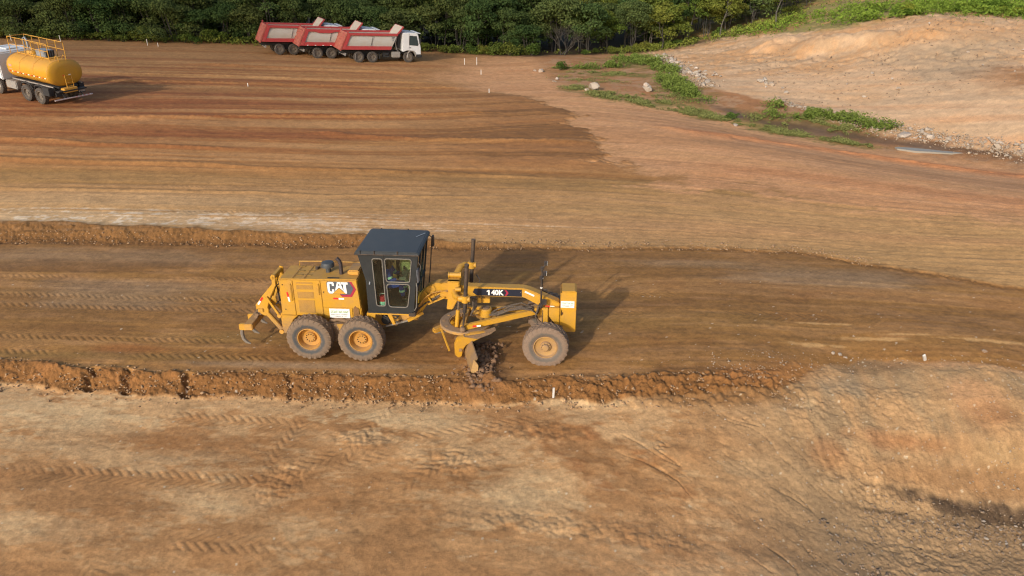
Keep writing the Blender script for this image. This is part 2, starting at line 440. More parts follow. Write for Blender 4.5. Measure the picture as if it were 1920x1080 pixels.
        lay(ell(x, y, cx, cy, rx, ry, 0, 0.6, rill * .5 + n_mid * .5, .7), nm, k)
    pitd = ell(x, y, 12.0, 14.26, 2.9, .20, -0.08, 0.5, n_mid * .7 + n_fin * .5, .7)
    lay(pitd, 'wet', 0.95)
    lay(ell(x, y, 9.0, 13.9, .6, .05, 0.05, 0.5, n_fin * .6, .6), 'wet', 0.6)
    # lane
    lay(lane, 'lane')
    lp1 = fbm(w * 1.5, x * .22, 4, 26); lp2 = fbm(w * 3.4, x * .75, 4, 27)
    lay(lane * ss(.05, .6, lp1 + .5 * n_mid), 'dark', .4)
    lay(lane * ss(.1, .6, lp2 - .4 * lp1), 'tan', .32)
    lay(lane * ss(.3, .75, 1 - streak), 'dark', 0.3)
    lay(lane * ss(0.5, 0.85, streak), 'tan', 0.25)
    lay(lane * ss(.1, .6, st1 * .6 - n_mid * .5), 'brown', .35)
    for (cx, cy, rx, ry, nm, k) in [(-17, 26.4, 5, .7, 'grey', .3), (-14, 23.3, 3.5, .9, 'grey', .4), (-16, 25.6, 4, .5, 'dark', .5), (-7.8, 20.0, 3.2, .45, 'olive', .6), (-11.6, 19.3, 1.3, .35, 'red', .45), (-5.8, 18.3, 3.0, .25, 'grey', .55),
                                    (7, 25.4, 3, .4, 'grey', .3), (11.4, 24.2, 3.5, .9, 'grey', .4), (5, 20.6, 5, .6, 'olive', .35), (-15, 20.6, 4, .25, 'dark', .35), (-13, 18.9, 5, .2, 'olive', .5)]:
        lay(ell(x, y, cx, cy, rx, ry, -.03, .6, st2 * .6 + n_mid * .4, .7) * lane, nm, k)
    for (cx, cy, rx, ry) in [(11.3, 19.7, .9, .09), (9.2, 19.3, .7, .1), (14.4, 19.75, 1.3, .09), (12.3, 19.95, .9, .06), (9.6, 20.6, .9, .07)]:
        lay(ell(x, y, cx, cy, rx, ry, -.03, .6, n_fin * .8 + n_mid * .5, .8), 'ochre', .75)
    # the two steps of loose soil
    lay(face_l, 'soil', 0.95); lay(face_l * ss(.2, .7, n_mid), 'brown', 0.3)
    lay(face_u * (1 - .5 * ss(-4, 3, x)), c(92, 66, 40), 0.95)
    lay(ell(x, y, 5.2, 17.1, 2.9, .75, 0.02, .35, n_mid * .3) , 'soil', 0.8)
    lay(ell(x, y, 7.3, 17.8, 1.6, .5, 0.2, .4, n_mid * .3), 'brown', 0.5)
    # back field
    bk = back * (1 - pink) * (1 - hill) * (1 - valley)
    lay(bk, c(172, 127, 80)); lay(bk * ss(37.5, 34, y + n_mid * .5), c(182, 143, 98), .8)
    lay(bk * (1 - streak) * ss(30, 37, y), 'brown', 0.75)
    lay(bk * ss(.45, .9, streak), 'tan', 0.55)
    lft = ss(2, -14, x) * ss(37, 43, y)
    lay(bk * lft * ss(.25, .75, 1 - streak + .2 * n_big), 'red', 0.42)
    lay(bk * lft * ss(.55, .95, 1 - streak), 'dkred', 0.6)
    lay(bk * lft * ss(62, 50, y) * ss(-8, -24, x), 'dkred', 0.35)
    lay(bk * (1 - lft) * ss(38, 42, y) * ss(-.1, .5, st1 + .3 * n_big), 'brown', 0.5)
    lay(bk * fe * (.6 + .4 * st1), 'brown', 0.8)
    lay(bk * fe * ss(.4, .75, 1 - streak), 'dark', 0.65)
    lay(bk * ss(63, 70, y), c(170, 126, 84), .45)
    lay(bk * ell(x, y, -28, 35.8, 16, 1.1, 0, .5, st2 * .5), 'olive', .55); lay(bk * ell(x, y, 6, 35.6, 13, 1.3, -.12, .6, st2 * .5), 'olive', .5)
    lay(bk * ell(x, y, -20, 32.6, 12, .9, 0, .5, st2 * .5), 'pale', .3)
    wst = ell(x, y, -14, 30.0, 12, 1.0, -.03, .4, st3 * .8 + n_mid * .5, .8) * back
    lay(wst, 'pale', .7); lay(wst * ss(.1, .6, n_fin + n_mid), 'white', .7)
    lay(bk * ell(x, y, 2, 29.5, 13, 1.8, -.05, .6, st2 * .5), 'tan', .5)
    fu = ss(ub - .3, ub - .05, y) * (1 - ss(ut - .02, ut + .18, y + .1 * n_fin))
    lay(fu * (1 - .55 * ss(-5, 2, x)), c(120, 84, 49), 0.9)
    # right side of the field
    pk = pink * (1 - valley)
    lay(pk, c(196, 148, 108))
    lay(pk * ss(.1, .6, st1 * .7 + n_mid * .4), 'tan', .5)
    lay(pk * ss(.35, .8, 1 - streak), 'brown', .35)
    lay(pk * ss(.0, .5, n_big) * ss(.2, .7, st2 + .3 * n_mid), 'red', .3)
    orl = np.interp(x, [8, 11.7, 16.8, 21.8, 25.9, 30, 60], [50, 47.1, 46.4, 45.0, 43.0, 40.6, 30])
    lay(np.exp(-((y - orl + n_mid * .4) / 1.2) ** 2) * ss(8, 13, x) * (1 - valley), 'orange', .8)
    orl2 = np.interp(x, [6, 14, 22, 40], [38.5, 37.5, 33.5, 27])
    lay(np.exp(-((y - orl2 + n_mid * .7) / 1.6) ** 2) * ss(6, 12, x), 'orange', .35)
    # valley floor and ditch
    lay(valley, c(162, 116, 80))
    lay(valley * ss(-.1, .5, n_mid + .4 * n_fin), 'grey', .4)
    for (cx, cy, rx, ry, an) in [(5.4, 63.5, 1.4, 1.4, 0), (8.1, 59.7, 2.8, 1.3, -.75), (11.1, 57.0, 2.4, 1.2, -.7), (13.6, 54.7, 2.4, 1.0, -.8), (16.7, 52.2, 2.4, .8, -.7), (19.1, 50.1, 2.2, .7, -.6), (22.4, 48.5, 2, .6, -.5), (9, 71.5, 3.4, 1.2, -.2), (21, 52.2, 4, 1.8, -.45), (12.6, 78, 3.4, 4, .3), (14.2, 66, 1.8, 8, .05)]:
        lay(ell(x, y, cx, cy, rx, ry, an, .6, n_mid + n_fin * .5, .7), c(112, 108, 58), .55)
    dk = np.exp(-((dd - .9 + n_mid * .5) / 1.15) ** 2) * ss(13.5, 17, x)
    lay(dk * (1 - hill), 'wet', .85)
    # hill
    lay(hill, 'hill')
    lay(hill * ss(-.2, .7, n_big + .4 * n_mid), 'tan', .4)
    up = ss(58, 66, y + (x - 33) * .35)
    lay(hill * up * ss(-.5, .6, n_mid + n_big), 'tan', .6)
    lay(hill * up * ss(.15, .7, n_mid + .5 * n_fin), 'grey', .6)
    hr3 = fbm((y + .42 * x) * .9, x * .05, 4, 76)
    lay(hill * (1 - up) * ss(.0, .6, hr3), 'pink', .4); lay(hill * ss(.1, .6, -hr3), 'grey', .25)
    for (cx, cy, rx, ry, nm, k) in [(37.4, 63, 4, 2.6, 'grey', .6), (35, 66, 3.5, 2, 'grey', .5), (41.6, 67, 4, 2, 'grey', .5), (38, 57, 3, 3, 'brown', .5), (35, 60, 2.5, 2, 'grey', .4), (41, 70, 6, 2, 'tan', .35), (33, 71, 3, 1.5, 'grey', .3), (30, 76, 5, 1.3, 'tan', .5), (40, 57, 2.4, 2.4, 'brown', .6)]:
        lay(ell(x, y, cx, cy, rx, ry, 0, .6, n_mid * .7, .7) * hill, nm, k)
    lay(hill * np.exp(-((y - np.interp(x, hX, hY) - 1.2) / 1.6) ** 2) * ss(0, .5, n_mid + n_fin * .5), 'grey', .5)
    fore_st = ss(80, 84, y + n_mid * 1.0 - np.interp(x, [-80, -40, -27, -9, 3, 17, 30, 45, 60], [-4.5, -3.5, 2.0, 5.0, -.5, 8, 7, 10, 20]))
    green_top = ss(73.5, 76, y + n_mid * 1.5 - np.interp(x, [14, 25, 33, 50, 70], [22, 16, 3.0, -.5, -3])) * ss(16, 22, x)
    lay(green_top, c(124, 118, 66), .8); lay(green_top * ss(.1, .5, n_mid + n_big), 'tan', .6)
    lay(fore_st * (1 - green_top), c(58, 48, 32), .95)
    # overall mottling, fine grains of stone
    v = 1 + .11 * n_fin * near_m + .08 * n_mid + .05 * n_big + .08 * fbm(x * 9, y * 11, 3, 52) * ss(60, 30, y)
    g1 = fbm(x * 16, y * 16, 2, 51)
    st4 = fbm(w * 15, x * .35, 3, 24); st5 = fbm(w * 5, x * .12, 3, 25)
    v = v + (.045 * st4 + .06 * st5 + .05 * fbm(w * 6, x * 1.2, 3, 28)) * (back * (1 - hill) + lane) * ss(75, 50, y)
    v = v + .10 * g1 * (1 - ss(18, 45, y))
    col = col * np.clip(v, .6, 1.4)[:, None]
    spk = _hash(np.floor(x * 22), np.floor(y * 22), 91)
    sm = (spk > .9988 - .005 * (fore * ss(3, 8, x))) & (y < 24)
    col[sm] = col[sm] * .4 + T['white'] * .6
    lum = col @ np.array([.3, .6, .1], np.float32); col = np.clip(lum[:, None] + (col - lum[:, None]) * 1.07, .004, 1); col = col * (1 - .05 * fore - .05 * fore * ss(2, 8, x))[:, None]; gm = (fore * .35)[:, None]; lum2 = col @ np.array([.3, .6, .1], np.float32); col = col * (1 - gm) + gm * (lum2[:, None] + (col - lum2[:, None]) * .9); col = col * (1 + fore[:, None] * np.array([.01, .02, -.05], np.float32))
    # relief -------------------------------------------------------------------
    loose = np.clip(face_l + face_u * .8, 0, 1)
    lump1 = np.clip(1 - cells(x * 3.2, y * 3.2, 61), 0, 1); lump2 = np.clip(1 - cells(x * 8, y * 8, 62) * 1.2, 0, 1)
    z = z + near_m * (.006 * n_fin + .012 * n_mid * (1 - lane * .6)) * (1 - hill) + .03 * n_big * (1 - lane) * (1 - hill * .6)
    z = z + .012 * (st2 * .7 + st3 * .5) * (back * (1 - hill) * 1.5 + lane * .7) * near_m
    z = z + loose * (.03 * (lump1 - .5) + .032 * lump2 + .02 * n_fin + .025 * fbm(x * 11, y * 11, 2, 63))
    cl = ell(x, y, 4.6, 17.0, 3.4, .62, 0.03, .4, n_mid * .4)
    z = z + cl * (.09 * lump1 ** 2 + .035 * lump2)
    # soft ridge along the top of both steps (windrow shoulder)
    z = z + .04 * np.exp(-((y - yl + .12) / .18) ** 2) * (1 - ss(0, 4, x)) * (1 + .8 * n_mid)
    z = z + .05 * np.exp(-((y - ut) / .25) ** 2) * (1 - ss(-8, 3, x))
    # slump marks in the lower step
    for gx_, gw, ga in ((-12.05, .13, .22), (-11.0, .12, .18), (-9.2, .13, .22), (-6.3, .07, .10), (-3.4, .06, .06)):
        z = z - ga * np.exp(-((x - gx_ - (yl - y) * .2 + .1 * n_fin) / gw) ** 2) * face_l
    # windrows on the back field
    for (pa, pb, amp, wd) in [((-26.6, 45.4), (-2.3, 52.5), .14, .34), ((-32, 55.6), (-4.5, 63), .12, .5), ((-30, 38.4), (1.1, 37.4), .08, .3), ((-27, 66.5), (-9, 69.5), .12, .5), ((-40, 41.4), (-16, 41.0), .1, .3),
                              ((-33, 58.8), (-8, 64.8), .1, .4), ((-11.9, 45.1), (4.2, 44.2), .12, .45), ((-26, 34.0), (-2, 33.6), .05, .2)]:
        s_, t_, L = seg(x, y, pa, pb)
        k_ = ss(-2, 1, s_) * (1 - ss(L - 1, L + 2, s_))
        z = z + amp * np.exp(-((t_ + .25 * vnoise(s_ * .3, s_ * 0, 3)) / wd) ** 2) * k_ * (.75 + .5 * lump1)
    # end of the dark fill: a low lobed step
    z = z + .15 * fe * (1 + .12 * n_mid)
    # ditch channel bank next to the field, orange berm
    z = z + .12 * np.exp(-((y - orl) / .8) ** 2) * ss(8, 12, x) * (1 + .6 * n_mid)
    # hill roughness, dumped piles
    z = z + hill * (.025 * n_mid + .02 * n_fin + .09 * up * fbm(x * .8, y * .8, 4, 71))
    hr = np.abs(fbm(x * .55 - y * .1, y * .8, 4, 73)); z = z - hill * up * .12 * (1 - ss(0, .22, hr))
    for (cx, cy, r_, a2) in [(26.0, 77.9, 2.2, .75), (28.0, 78.6, 1.7, .6), (29.7, 74.0, 2.6, 1.0), (31.9, 72.6, 2.2, .85), (33.9, 71.6, 2.0, .7)]:
        d_ = np.hypot(x - cx, y - cy) / r_; z = z + a2 * np.clip(1 - d_, 0, 1) ** .9 * (1 + .06 * n_mid)
    # haul tracks down the pale ramp
    hr2 = fbm((y + .42 * x) * 1.1, x * .06, 4, 75); z = z + hill * (1 - up) * .03 * hr2
    # rills on the bottom right slope
    rr = np.abs(fbm(x * 1.9 + .25 * n_mid, y * .28, 3, 81)); z = z + slope * .018 * (ss(0, .5, rr) - .6) * (1 + .5 * n_mid)
    z = z + slope * .03 * lump2 * ss(.0, .6, n_mid)
    # water-cut cracks running down to the pit
    th = math.atan2(12.53 - 16.8, 8.42 - 3.49)
    u_ = x * math.cos(th) + y * math.sin(th); v_ = -x * math.sin(th) + y * math.cos(th)
    cm = fore * ss(1.5, 4.0, x) * (1 - ss(9.5, 11.5, x)) * (1 - ss(16.9, 17.4, y))
    cr = np.abs(fbm(v_ * 1.9 + .25 * vnoise(u_ * 1.3, v_, 5), u_ * .22, 3, 82))
    z = z - cm * .035 * (1 - ss(0, .035, cr)) * ss(-.6, .1, fbm(x * .7, y * .7, 2, 85))
    cr2 = np.abs(fbm(v_ * 3.3, u_ * .7, 3, 83)); z = z - cm * .012 * (1 - ss(0, .06, cr2))
    z = z + cm * .01 * n_mid
    pr = ss(7.5, 9, x) * ss(14.9, 14.2, y) * fore
    lc1 = cells(x * 4.5 + .6 * n_mid, y * 5.5, 65); lc2 = cells(x * 11, y * 13, 66); lc3 = cells(x * 2.1, y * 2.6 + .4 * n_fin, 67)
    rgh = np.clip(1.15 - .8 * lc1 - .75 * lc2 - .35 * lc3, -1, 1) + .3 * fbm(x * 14, y * 14, 2, 64); z = z + (pr * .032 + slope * .013 * ss(-.5, .4, n_big + n_mid) + cm * .008) * rgh; v_r = 1 + (slope + pr + .5 * cm) * .13 * rgh; col = col * np.clip(v_r, .7, 1.3)[:, None]
    z = z - .05 * pitd * (1 + n_fin)
    # rough patches of crumbled crust
    for (cx, cy, rx, ry) in [(1.3, 12.15, 2.4, .35), (-5.4, 13.6, .6, .7), (-3.8, 15.2, .9, .35), (.6, 15.35, 1.6, .35), (-1.5, 14.2, 1.0, .5)]:
        m_ = ell(x, y, cx, cy, rx, ry, -.1, .5, n_mid * .5) * fore
        z = z + m_ * (.05 * lump1 - .03 + .02 * lump2)
    # tyre tracks with their chevrons
    T2 = [((-15.4, 19.21), (-6.8, 18.86)), ((-20, 22.3), (-7.8, 21.68)), ((-1.2, 25.72), (12.5, 24.7)), ((3.2, 22.84), (13, 22.2)), ((2.97, 26.5), (11.3, 26.0)), ((2.6, 21.2), (12, 20.9)), ((-16.3, 31.25), (-9.5, 31.1)), ((-32, 52.9), (-4.6, 59.1)), ((-32, 54.0), (-4.6, 60.3)),
          ((-17.3, 34.64), (-2.6, 34.75)), ((-15.5, 14.25), (-6.0, 13.51)), ((-10.46, 16.35), (-5.6, 15.86)), ((-6.0, 12.49), (-5.5, 16.0)), ((-6.1, 13.46), (-4.2, 14.55)), ((-4.2, 14.3), (-3.3, 16.68)), ((-4.3, 14.2), (-3.2, 14.6)), ((-3.23, 12.79), (-1.05, 14.65)), ((-2.43, 15.1), (.56, 15.75)),
          ((-7, 11.69), (-4.2, 11.52)), ((-31.6, 45.47), (-23.6, 46.4)), ((-20, 24.6), (-8, 24.2)), ((-9, 11.9), (-8, 10.2)), ((6, 31.6), (16, 28.5)), ((-6, 29.2), (8, 28.6)), ((-20, 20.3), (-9, 19.9)), ((-19, 23.0), (-7, 22.4)), ((-1, 13.0), (4.5, 12.6))]
    for q, (pa, pb) in enumerate(T2):
        s_, t_, L = seg(x, y, pa, pb)
        idx = np.where((s_ > -.5) & (s_ < L + .5) & (np.abs(t_) < .6))[0]
        if not len(idx): continue
        si, ti = s_[idx], t_[idx] + .05 * vnoise(s_[idx] * .5, s_[idx] * 0, q)
        mk = ss(-.4, .3, si) * (1 - ss(L - .3, L + .4, si)) * (1 - ss(.22, .30, np.abs(ti)))
        mk = mk * ss(-.75, .0, vnoise(si * .35, ti * 0 + q, 77 + q))
        dirn = 1 if q % 3 else -1
        ph = (si + dirn * np.abs(ti) * 1.1) / .24
        mk = mk * (.8 + .3 * vnoise(si * 2.1, ti * 3, 31 + q)); tri = np.abs((ph % 1) - .5) * 2
        sc = np.where(y[idx] > 28, 1.4, 1.0)
        z[idx] += mk * sc * np.where(lane[idx] > .5, 1.35, 1.0) * (-.009 + .0125 * ss(.25, .6, tri))
        col[idx] *= (1 - .10 * mk * ss(.3, .7, 1 - tri))[:, None]
    # spoil pushed along in front of the blade and dropped on the shoulder
    for (cx, cy, rx, ry, a2) in [(-.55, 17.35, .45, .55, .12), (-.80, 18.1, .35, .6, .14), (-1.0, 18.9, .3, .7, .14), (-1.1, 17.0, .5, .3, .12)]:
        m_ = np.exp(-(((x - cx) / rx) ** 2 + ((y - cy) / ry) ** 2)); z = z + m_ * a2 * (.7 + .6 * lump1); lay(m_ * 1.3, 'soil', .9)
    wetm = np.clip(pitd + dk * (1 - hill) * .8 + .4 * lane * ss(.5, 1, 1 - streak), 0, 1)
    roughm = np.clip(slope * .4 + pr * .6 + loose * .8 + .1 * fore + hill * up * .5, 0, 1)
    # mesh -----------------------------------------------------------------------
    me = bpy.data.meshes.new('ground')
    nv = R * K
    me.vertices.add(nv)
    me.vertices.foreach_set('co', np.stack([x, y, z], 1).astype(np.float32).ravel())
    i = np.arange((R - 1) * (K - 1)); r_ = i // (K - 1); k_ = i % (K - 1); a = r_ * K + k_
    quads = np.stack([a, a + 1, a + K + 1, a + K], 1).astype(np.int32)
    me.loops.add(quads.size); me.loops.foreach_set('vertex_index', quads.ravel())
    me.polygons.add(len(quads)); me.polygons.foreach_set('loop_start', (np.arange(len(quads)) * 4).astype(np.int32))
    me.polygons.foreach_set('use_smooth', np.ones(len(quads), bool))
    me.update(calc_edges=True)
    ca = me.attributes.new('soil', 'FLOAT_COLOR', 'POINT')
    ca.data.foreach_set('color', np.c_[np.clip(col, 0, 1), wetm].astype(np.float32).ravel())
    ra = me.attributes.new('crumble', 'FLOAT', 'POINT'); ra.data.foreach_set('value', roughm.astype(np.float32))
    o = bpy.data.objects.new('ground', me); C.objects.link(o); o['kind'] = 'structure'
    g = NG('bare_soil')
    at = g.n('ShaderNodeAttribute', attribute_name='soil')
    n1 = g.noise(9, 6, .7); n2 = g.noise(60, 4, .65); n3 = g.noise(1.7, 5, .6)
    vv = g.math('ADD', g.math('MULTIPLY', n1, .30), g.math('MULTIPLY', n2, .34)); vv = g.math('ADD', vv, g.math('MULTIPLY', n3, .18))
    n4 = g.noise(24, 5, .7); vv = g.math('ADD', g.math('MULTIPLY', vv, .75), g.math('MULTIPLY', n4, .22)); vv = g.ramp(vv, .27, .56, .58, 1.42)
    hs = g.n('ShaderNodeVectorMath', operation='SCALE'); g.l(at.outputs['Color'], hs.inputs[0]); g.l(vv, hs.inputs['Scale'])
    vo = g.n('ShaderNodeTexVoronoi'); vo.inputs['Scale'].default_value = 26; g.l(g.tc.outputs['Object'], vo.inputs['Vector'])
    st = g.math('MULTIPLY', g.ramp(vo.outputs['Distance'], .16, .05, 0, 1), g.ramp(g.noise(5, 3), .5, .7, 0, .55))
    g.set(Base_Color=g.mix(st, hs.outputs[0], (.42, .34, .25)))
    g.set(Roughness=g.ramp(at.outputs['Alpha'], 0, 1, .95, .5)); g.p.inputs['Specular IOR Level'].default_value = .25
    hb = g.math('ADD', g.math('MULTIPLY', n1, 1.0), g.math('MULTIPLY', n2, .45)); hb = g.math('ADD', hb, g.math('MULTIPLY', st, .5))
    ar = g.n('ShaderNodeAttribute', attribute_name='crumble')
    v2 = g.n('ShaderNodeTexVoronoi'); v2.inputs['Scale'].default_value = 17; g.l(g.tc.outputs['Object'], v2.inputs['Vector'])
    v3 = g.n('ShaderNodeTexVoronoi'); v3.inputs['Scale'].default_value = 42; g.l(g.tc.outputs['Object'], v3.inputs['Vector'])
    cr = g.math('MULTIPLY', g.math('ADD', v2.outputs['Distance'], g.math('MULTIPLY', v3.outputs['Distance'], .6)), g.math('MULTIPLY', ar.outputs['Fac'], -.9))
    hb = g.math('ADD', hb, cr)
    g.bump(hb, .5, .028)
    me.materials.append(g.m)
    return o
ground = build_ground()
# ------------------------------------------------------------------ shared materials
YEL = (0.54, 0.275, 0.016)
M_yel = paint('yellow_paint', YEL, .45, .25, low=(0.55, 1.05))
M_yel2 = paint('yellow_paint_front', (0.56, 0.285, 0.017), .45, .2)
M_yeld = paint('yellow_paint_dusty', (0.58, 0.29, 0.035), .6, .5)
M_mud = flat('dried_mud', (.20, .125, .07), .95, var=.3)
M_cab = paint('black_cab_paint', (0.008, 0.011, 0.013), .6, .05, dcol=(.14, .13, .12))
M_roof = paint('cab_roof_paint', (0.024, 0.031, 0.038), .55, .08, dcol=(.16, .15, .14))
M_blk = paint('black_metal', (0.015, 0.015, 0.018), .5, .22)
M_rub = flat('window_rubber', (.17, .15, .125), .8)
M_steel = flat('worn_steel', (.42, .41, .39), .35, .7)
M_chrome = flat('cylinder_rod', (.62, .62, .60), .2, .95, var=.05)
M_mesh = flat('grille_mesh', (.30, .165, .035), .8, var=.35, scale=90)
M_white = flat('white_print', (.80, .79, .74), .5, var=.04)
M_red = flat('red_reflector', (.62, .02, .025), .4, var=.05)
M_dgrey = flat('charcoal_print', (.075, .085, .10), .45, var=.1)
M_crim = flat('crimson_print', (.33, .02, .05), .45, var=.08)
M_navy = flat('dark_navy_panel', (.012, .016, .030), .4, var=.1)
M_green = flat('green_print', (.16, .30, .10), .6, var=.1)
M_ink = flat('grey_ink', (.20, .19, .17), .6, var=.1)
M_dark = flat('near_black_metal', (.025, .022, .02), .7, var=.3)  # near-black base colour for seams, slots, hoses and small parts
M_hose = flat('dusty_hose', (.10, .075, .055), .85, var=.4)
M_seat = flat('seat_cloth', (.03, .03, .032), .9)
M_pad = flat('control_console', (.20, .20, .15), .7)
def glass_mat():
    g = NG('tinted_glass'); g.t.nodes.remove(g.p)
    tr = g.n('ShaderNodeBsdfTransparent'); tr.inputs[0].default_value = (.80, .87, .80, 1)
    gl = g.n('ShaderNodeBsdfGlossy'); gl.inputs['Roughness'].default_value = .06; gl.inputs[0].default_value = (.9, .95, .95, 1)
    fr = g.n('ShaderNodeFresnel'); fr.inputs[0].default_value = 1.5
    mx = g.n('ShaderNodeMixShader'); g.l(g.math('ADD', fr.outputs[0], .02), mx.inputs[0]); g.l(tr.outputs[0], mx.inputs[1]); g.l(gl.outputs[0], mx.inputs[2])
    g.l(mx.outputs[0], g.out.inputs[0]); return g.m
M_glass = glass_mat()
def tyre_mat(name, c_tread, c_side, c_ring):
    g = NG(name)
    sp = g.n('ShaderNodeSeparateXYZ'); g.l(g.tc.outputs['Object'], sp.inputs[0])
    r = g.math('SQRT', g.math('ADD', g.math('MULTIPLY', sp.outputs[0], sp.outputs[0]), g.math('MULTIPLY', sp.outputs[2], sp.outputs[2])))
    n = g.noise(7, 5, .7)
    rr = g.math('ADD', r, g.ramp(n, .2, .8, -.05, .05))
    ring = g.math('MULTIPLY', g.ramp(rr, .36, .40, 0, 1), g.ramp(rr, .50, .445, 0, 1))
    c = g.mix(ring, c_side, c_ring)
    c = g.mix(g.ramp(rr, .58, .64, 0, 1), c, c_tread)
    n2 = g.noise(30, 4, .6)
    c = g.mix(g.ramp(n2, .3, .7, 0, .45), c, (.10, .08, .065))
    g.set(Base_Color=c, Roughness=.92); g.bump(n2, .4, .015)
    return g.m
M_tyre = tyre_mat('dusty_tyre', (.21, .135, .08), (.19, .13, .085), (.058, .064, .068))
M_tyre_f = tyre_mat('muddy_tyre', (.215, .14, .09), (.235, .16, .11), (.13, .11, .09))
M_rim = paint('yellow_rim', (0.50, 0.235, 0.03), .55, .35)
M_rim_f = paint('muddy_rim', (0.42, 0.24, 0.07), .8, .6, dcol=(.27, .17, .10))

# ------------------------------------------------------------------ wheels of the grader
def tyre_mesh(R, w, rin, lugs=24):
    b = MB()
    h = w / 2
    prof = [(rin, -h * .72), (rin + .02, -h * .80), (rin + .10, -h * .98), (R - .16, -h), (R - .075, -h * .93), (R - .035, -h * .80), (R - .028, 0),
            (R - .035, h * .80), (R - .075, h * .93), (R - .16, h), (rin + .10, h * .98), (rin + .02, h * .80), (rin, h * .72)]
    b.lathe(prof, (0, 0, 0), 'y', 56, close=True)
    for k in range(lugs):
        for sgn in (-1, 1):
            a = 2 * math.pi * (k + (.5 if sgn > 0 else 0)) / lugs
            pts = []
            for (t, y0, r0, r1) in ((0, 0.0, R - .05, R - .008), (.06, h * .55, R - .05, R - .008), (.13, h * .9, R - .07, R - .022), (.16, h * 1.005, R - .13, R - .07)):
                pts.append((t, y0, r0, r1))
            vs = []
            for (t, y0, r0, r1) in pts:
                for (dt, rr) in ((-.038, r0), (-.026, r1), (.026, r1), (.038, r0)):
                    aa = a + (t + dt) / R * 1.0
                    vs.append((rr * math.cos(aa), sgn * y0, rr * math.sin(aa)))
            fs = []
            for i in range(3):
                for j in range(3):
                    fs.append((i * 4 + j, i * 4 + j + 1, i * 4 + j + 5, i * 4 + j + 4))
            fs += [(0, 1, 2, 3), (12, 13, 14, 15)]
            b.add(vs, fs)
    return b
def make_wheel(parent, x, y, side, R=.68, w=.42, muddy=False, proto=None, steer=0.0):
    """side -1: outer face towards -Y"""
    if proto is not None:
        o = proto.copy(); C.objects.link(o); o.parent = parent
        for ch in proto.children:
            c2 = ch.copy(); C.objects.link(c2); c2.parent = o
    else:
        o = tyre_mesh(R, w, .335).build('wheel', M_tyre_f if muddy else M_tyre, parent, smooth=30)
        h = w / 2; d = .10 if muddy else .20
        rim = MB().lathe([(.345, -h * .82), (.325, -h * .84), (.315, -h * .7), (.30, -h * .55), (.285, -h + d), (.15, -h + d + .02), (.15, -h + d + .02), (.15, h * .5), (.33, h * .5), (.335, -h * .5)], (0, 0, 0), 'y', 40, close=True)
        ro = rim.build('rim', M_rim_f if muddy else M_rim, o, smooth=30)
        hub = MB().lathe([(0, -h + d - .05), (.145, -h + d - .05), (.155, -h + d - .035), (.16, -h + d + .02), (0, -h + d + .02)], (0, 0, 0), 'y', 28)
        if muddy: hub.lathe([(0, -h - .02), (.08, -h - .02), (.10, -h), (.11, -h + .08), (0, -h + .08)], (0, 0, 0), 'y', 20)
        hub.build('hub', M_rim_f if muddy else M_rim, o, smooth=30)
        bt = MB()
        for k in range(10):
            a = 2 * math.pi * k / 10
            bt.cyl((.118 * math.cos(a), -h + d - .048, .118 * math.sin(a)), (.118 * math.cos(a), -h + d - .075, .118 * math.sin(a)), .014, n=6)
        bt.build('wheel_nut', M_mud if muddy else M_dark, o)['kind'] = 'stuff'
    o.location = (x, y, R)
    o.rotation_euler = (0, random.random() * 6.28 * 0, math.pi * (1 if side > 0 else 0) + steer)
    return o

def hexl(cx, cz, rx, rz): return [(cx - rx, cz), (cx - rx * .6, cz + rz), (cx + rx * .6, cz + rz), (cx + rx, cz), (cx + rx * .6, cz - rz), (cx - rx * .6, cz - rz)]

def sign_board(parent, x0, z0, x1, z1, y, big=True):
    s_ = MB().box(((x0 + x1) / 2, y, (z0 + z1) / 2), (x1 - x0, .008, z1 - z0)).build('name_plate', M_white, parent, label='white company name plate with green lettering')
    W = x1 - x0; Hh = z1 - z0; e = y - .006
    # the name cannot be read in the photograph: rows of letter-sized strokes
    rnd = random.Random(4); g_ = MB(); k_ = MB()
    def row(mb, xa, xb, zc, hh, dens):
        xx = xa
        while xx < xb:
            ww = hh * rnd.uniform(.45, .7)
            if rnd.random() < dens:
                t = rnd.random(); th = hh * .2
                mb.box((xx + th / 2, e, zc), (th, .002, hh))
                if t < .6: mb.box((xx + ww / 2, e - .0006, zc + hh * .4), (ww * .8, .002, th))
                if t > .3: mb.box((xx + ww / 2, e - .0012, zc - hh * .4), (ww * .8, .002, th))
                if t > .5: mb.box((xx + ww * .85, e - .0018, zc), (th, .002, hh * .7))
            xx += ww * 1.3
    row(g_, x0 + W * .07, x1 - W * .06, z0 + Hh * .68, Hh * .24, 1.0)
    row(k_, x0 + W * .08, x1 - W * .12, z0 + Hh * .38, Hh * .11, .85)
    row(k_, x0 + W * .2, x1 - W * .2, z0 + Hh * .18, Hh * .11, .8)
    a = g_.build('name_lettering', M_green, s_); b = k_.build('small_print', M_ink, s_)
    a['kind'] = 'stuff'; b['kind'] = 'stuff'
    return s_

def tape(parent, a, b, y, w=.045):
    """red and white reflective tape"""
    a, b = Vector((a[0], y, a[1])), Vector((b[0], y, b[1])); m = (a + b) / 2
    MB().bar(a, m, .006, w, (0, 0, 1) if abs((b - a).x) > abs((b - a).z) else (1, 0, 0)).build('red_tape', M_red, parent)
    MB().bar(m, b, .006, w, (0, 0, 1) if abs((b - a).x) > abs((b - a).z) else (1, 0, 0)).build('white_tape', M_white, parent)

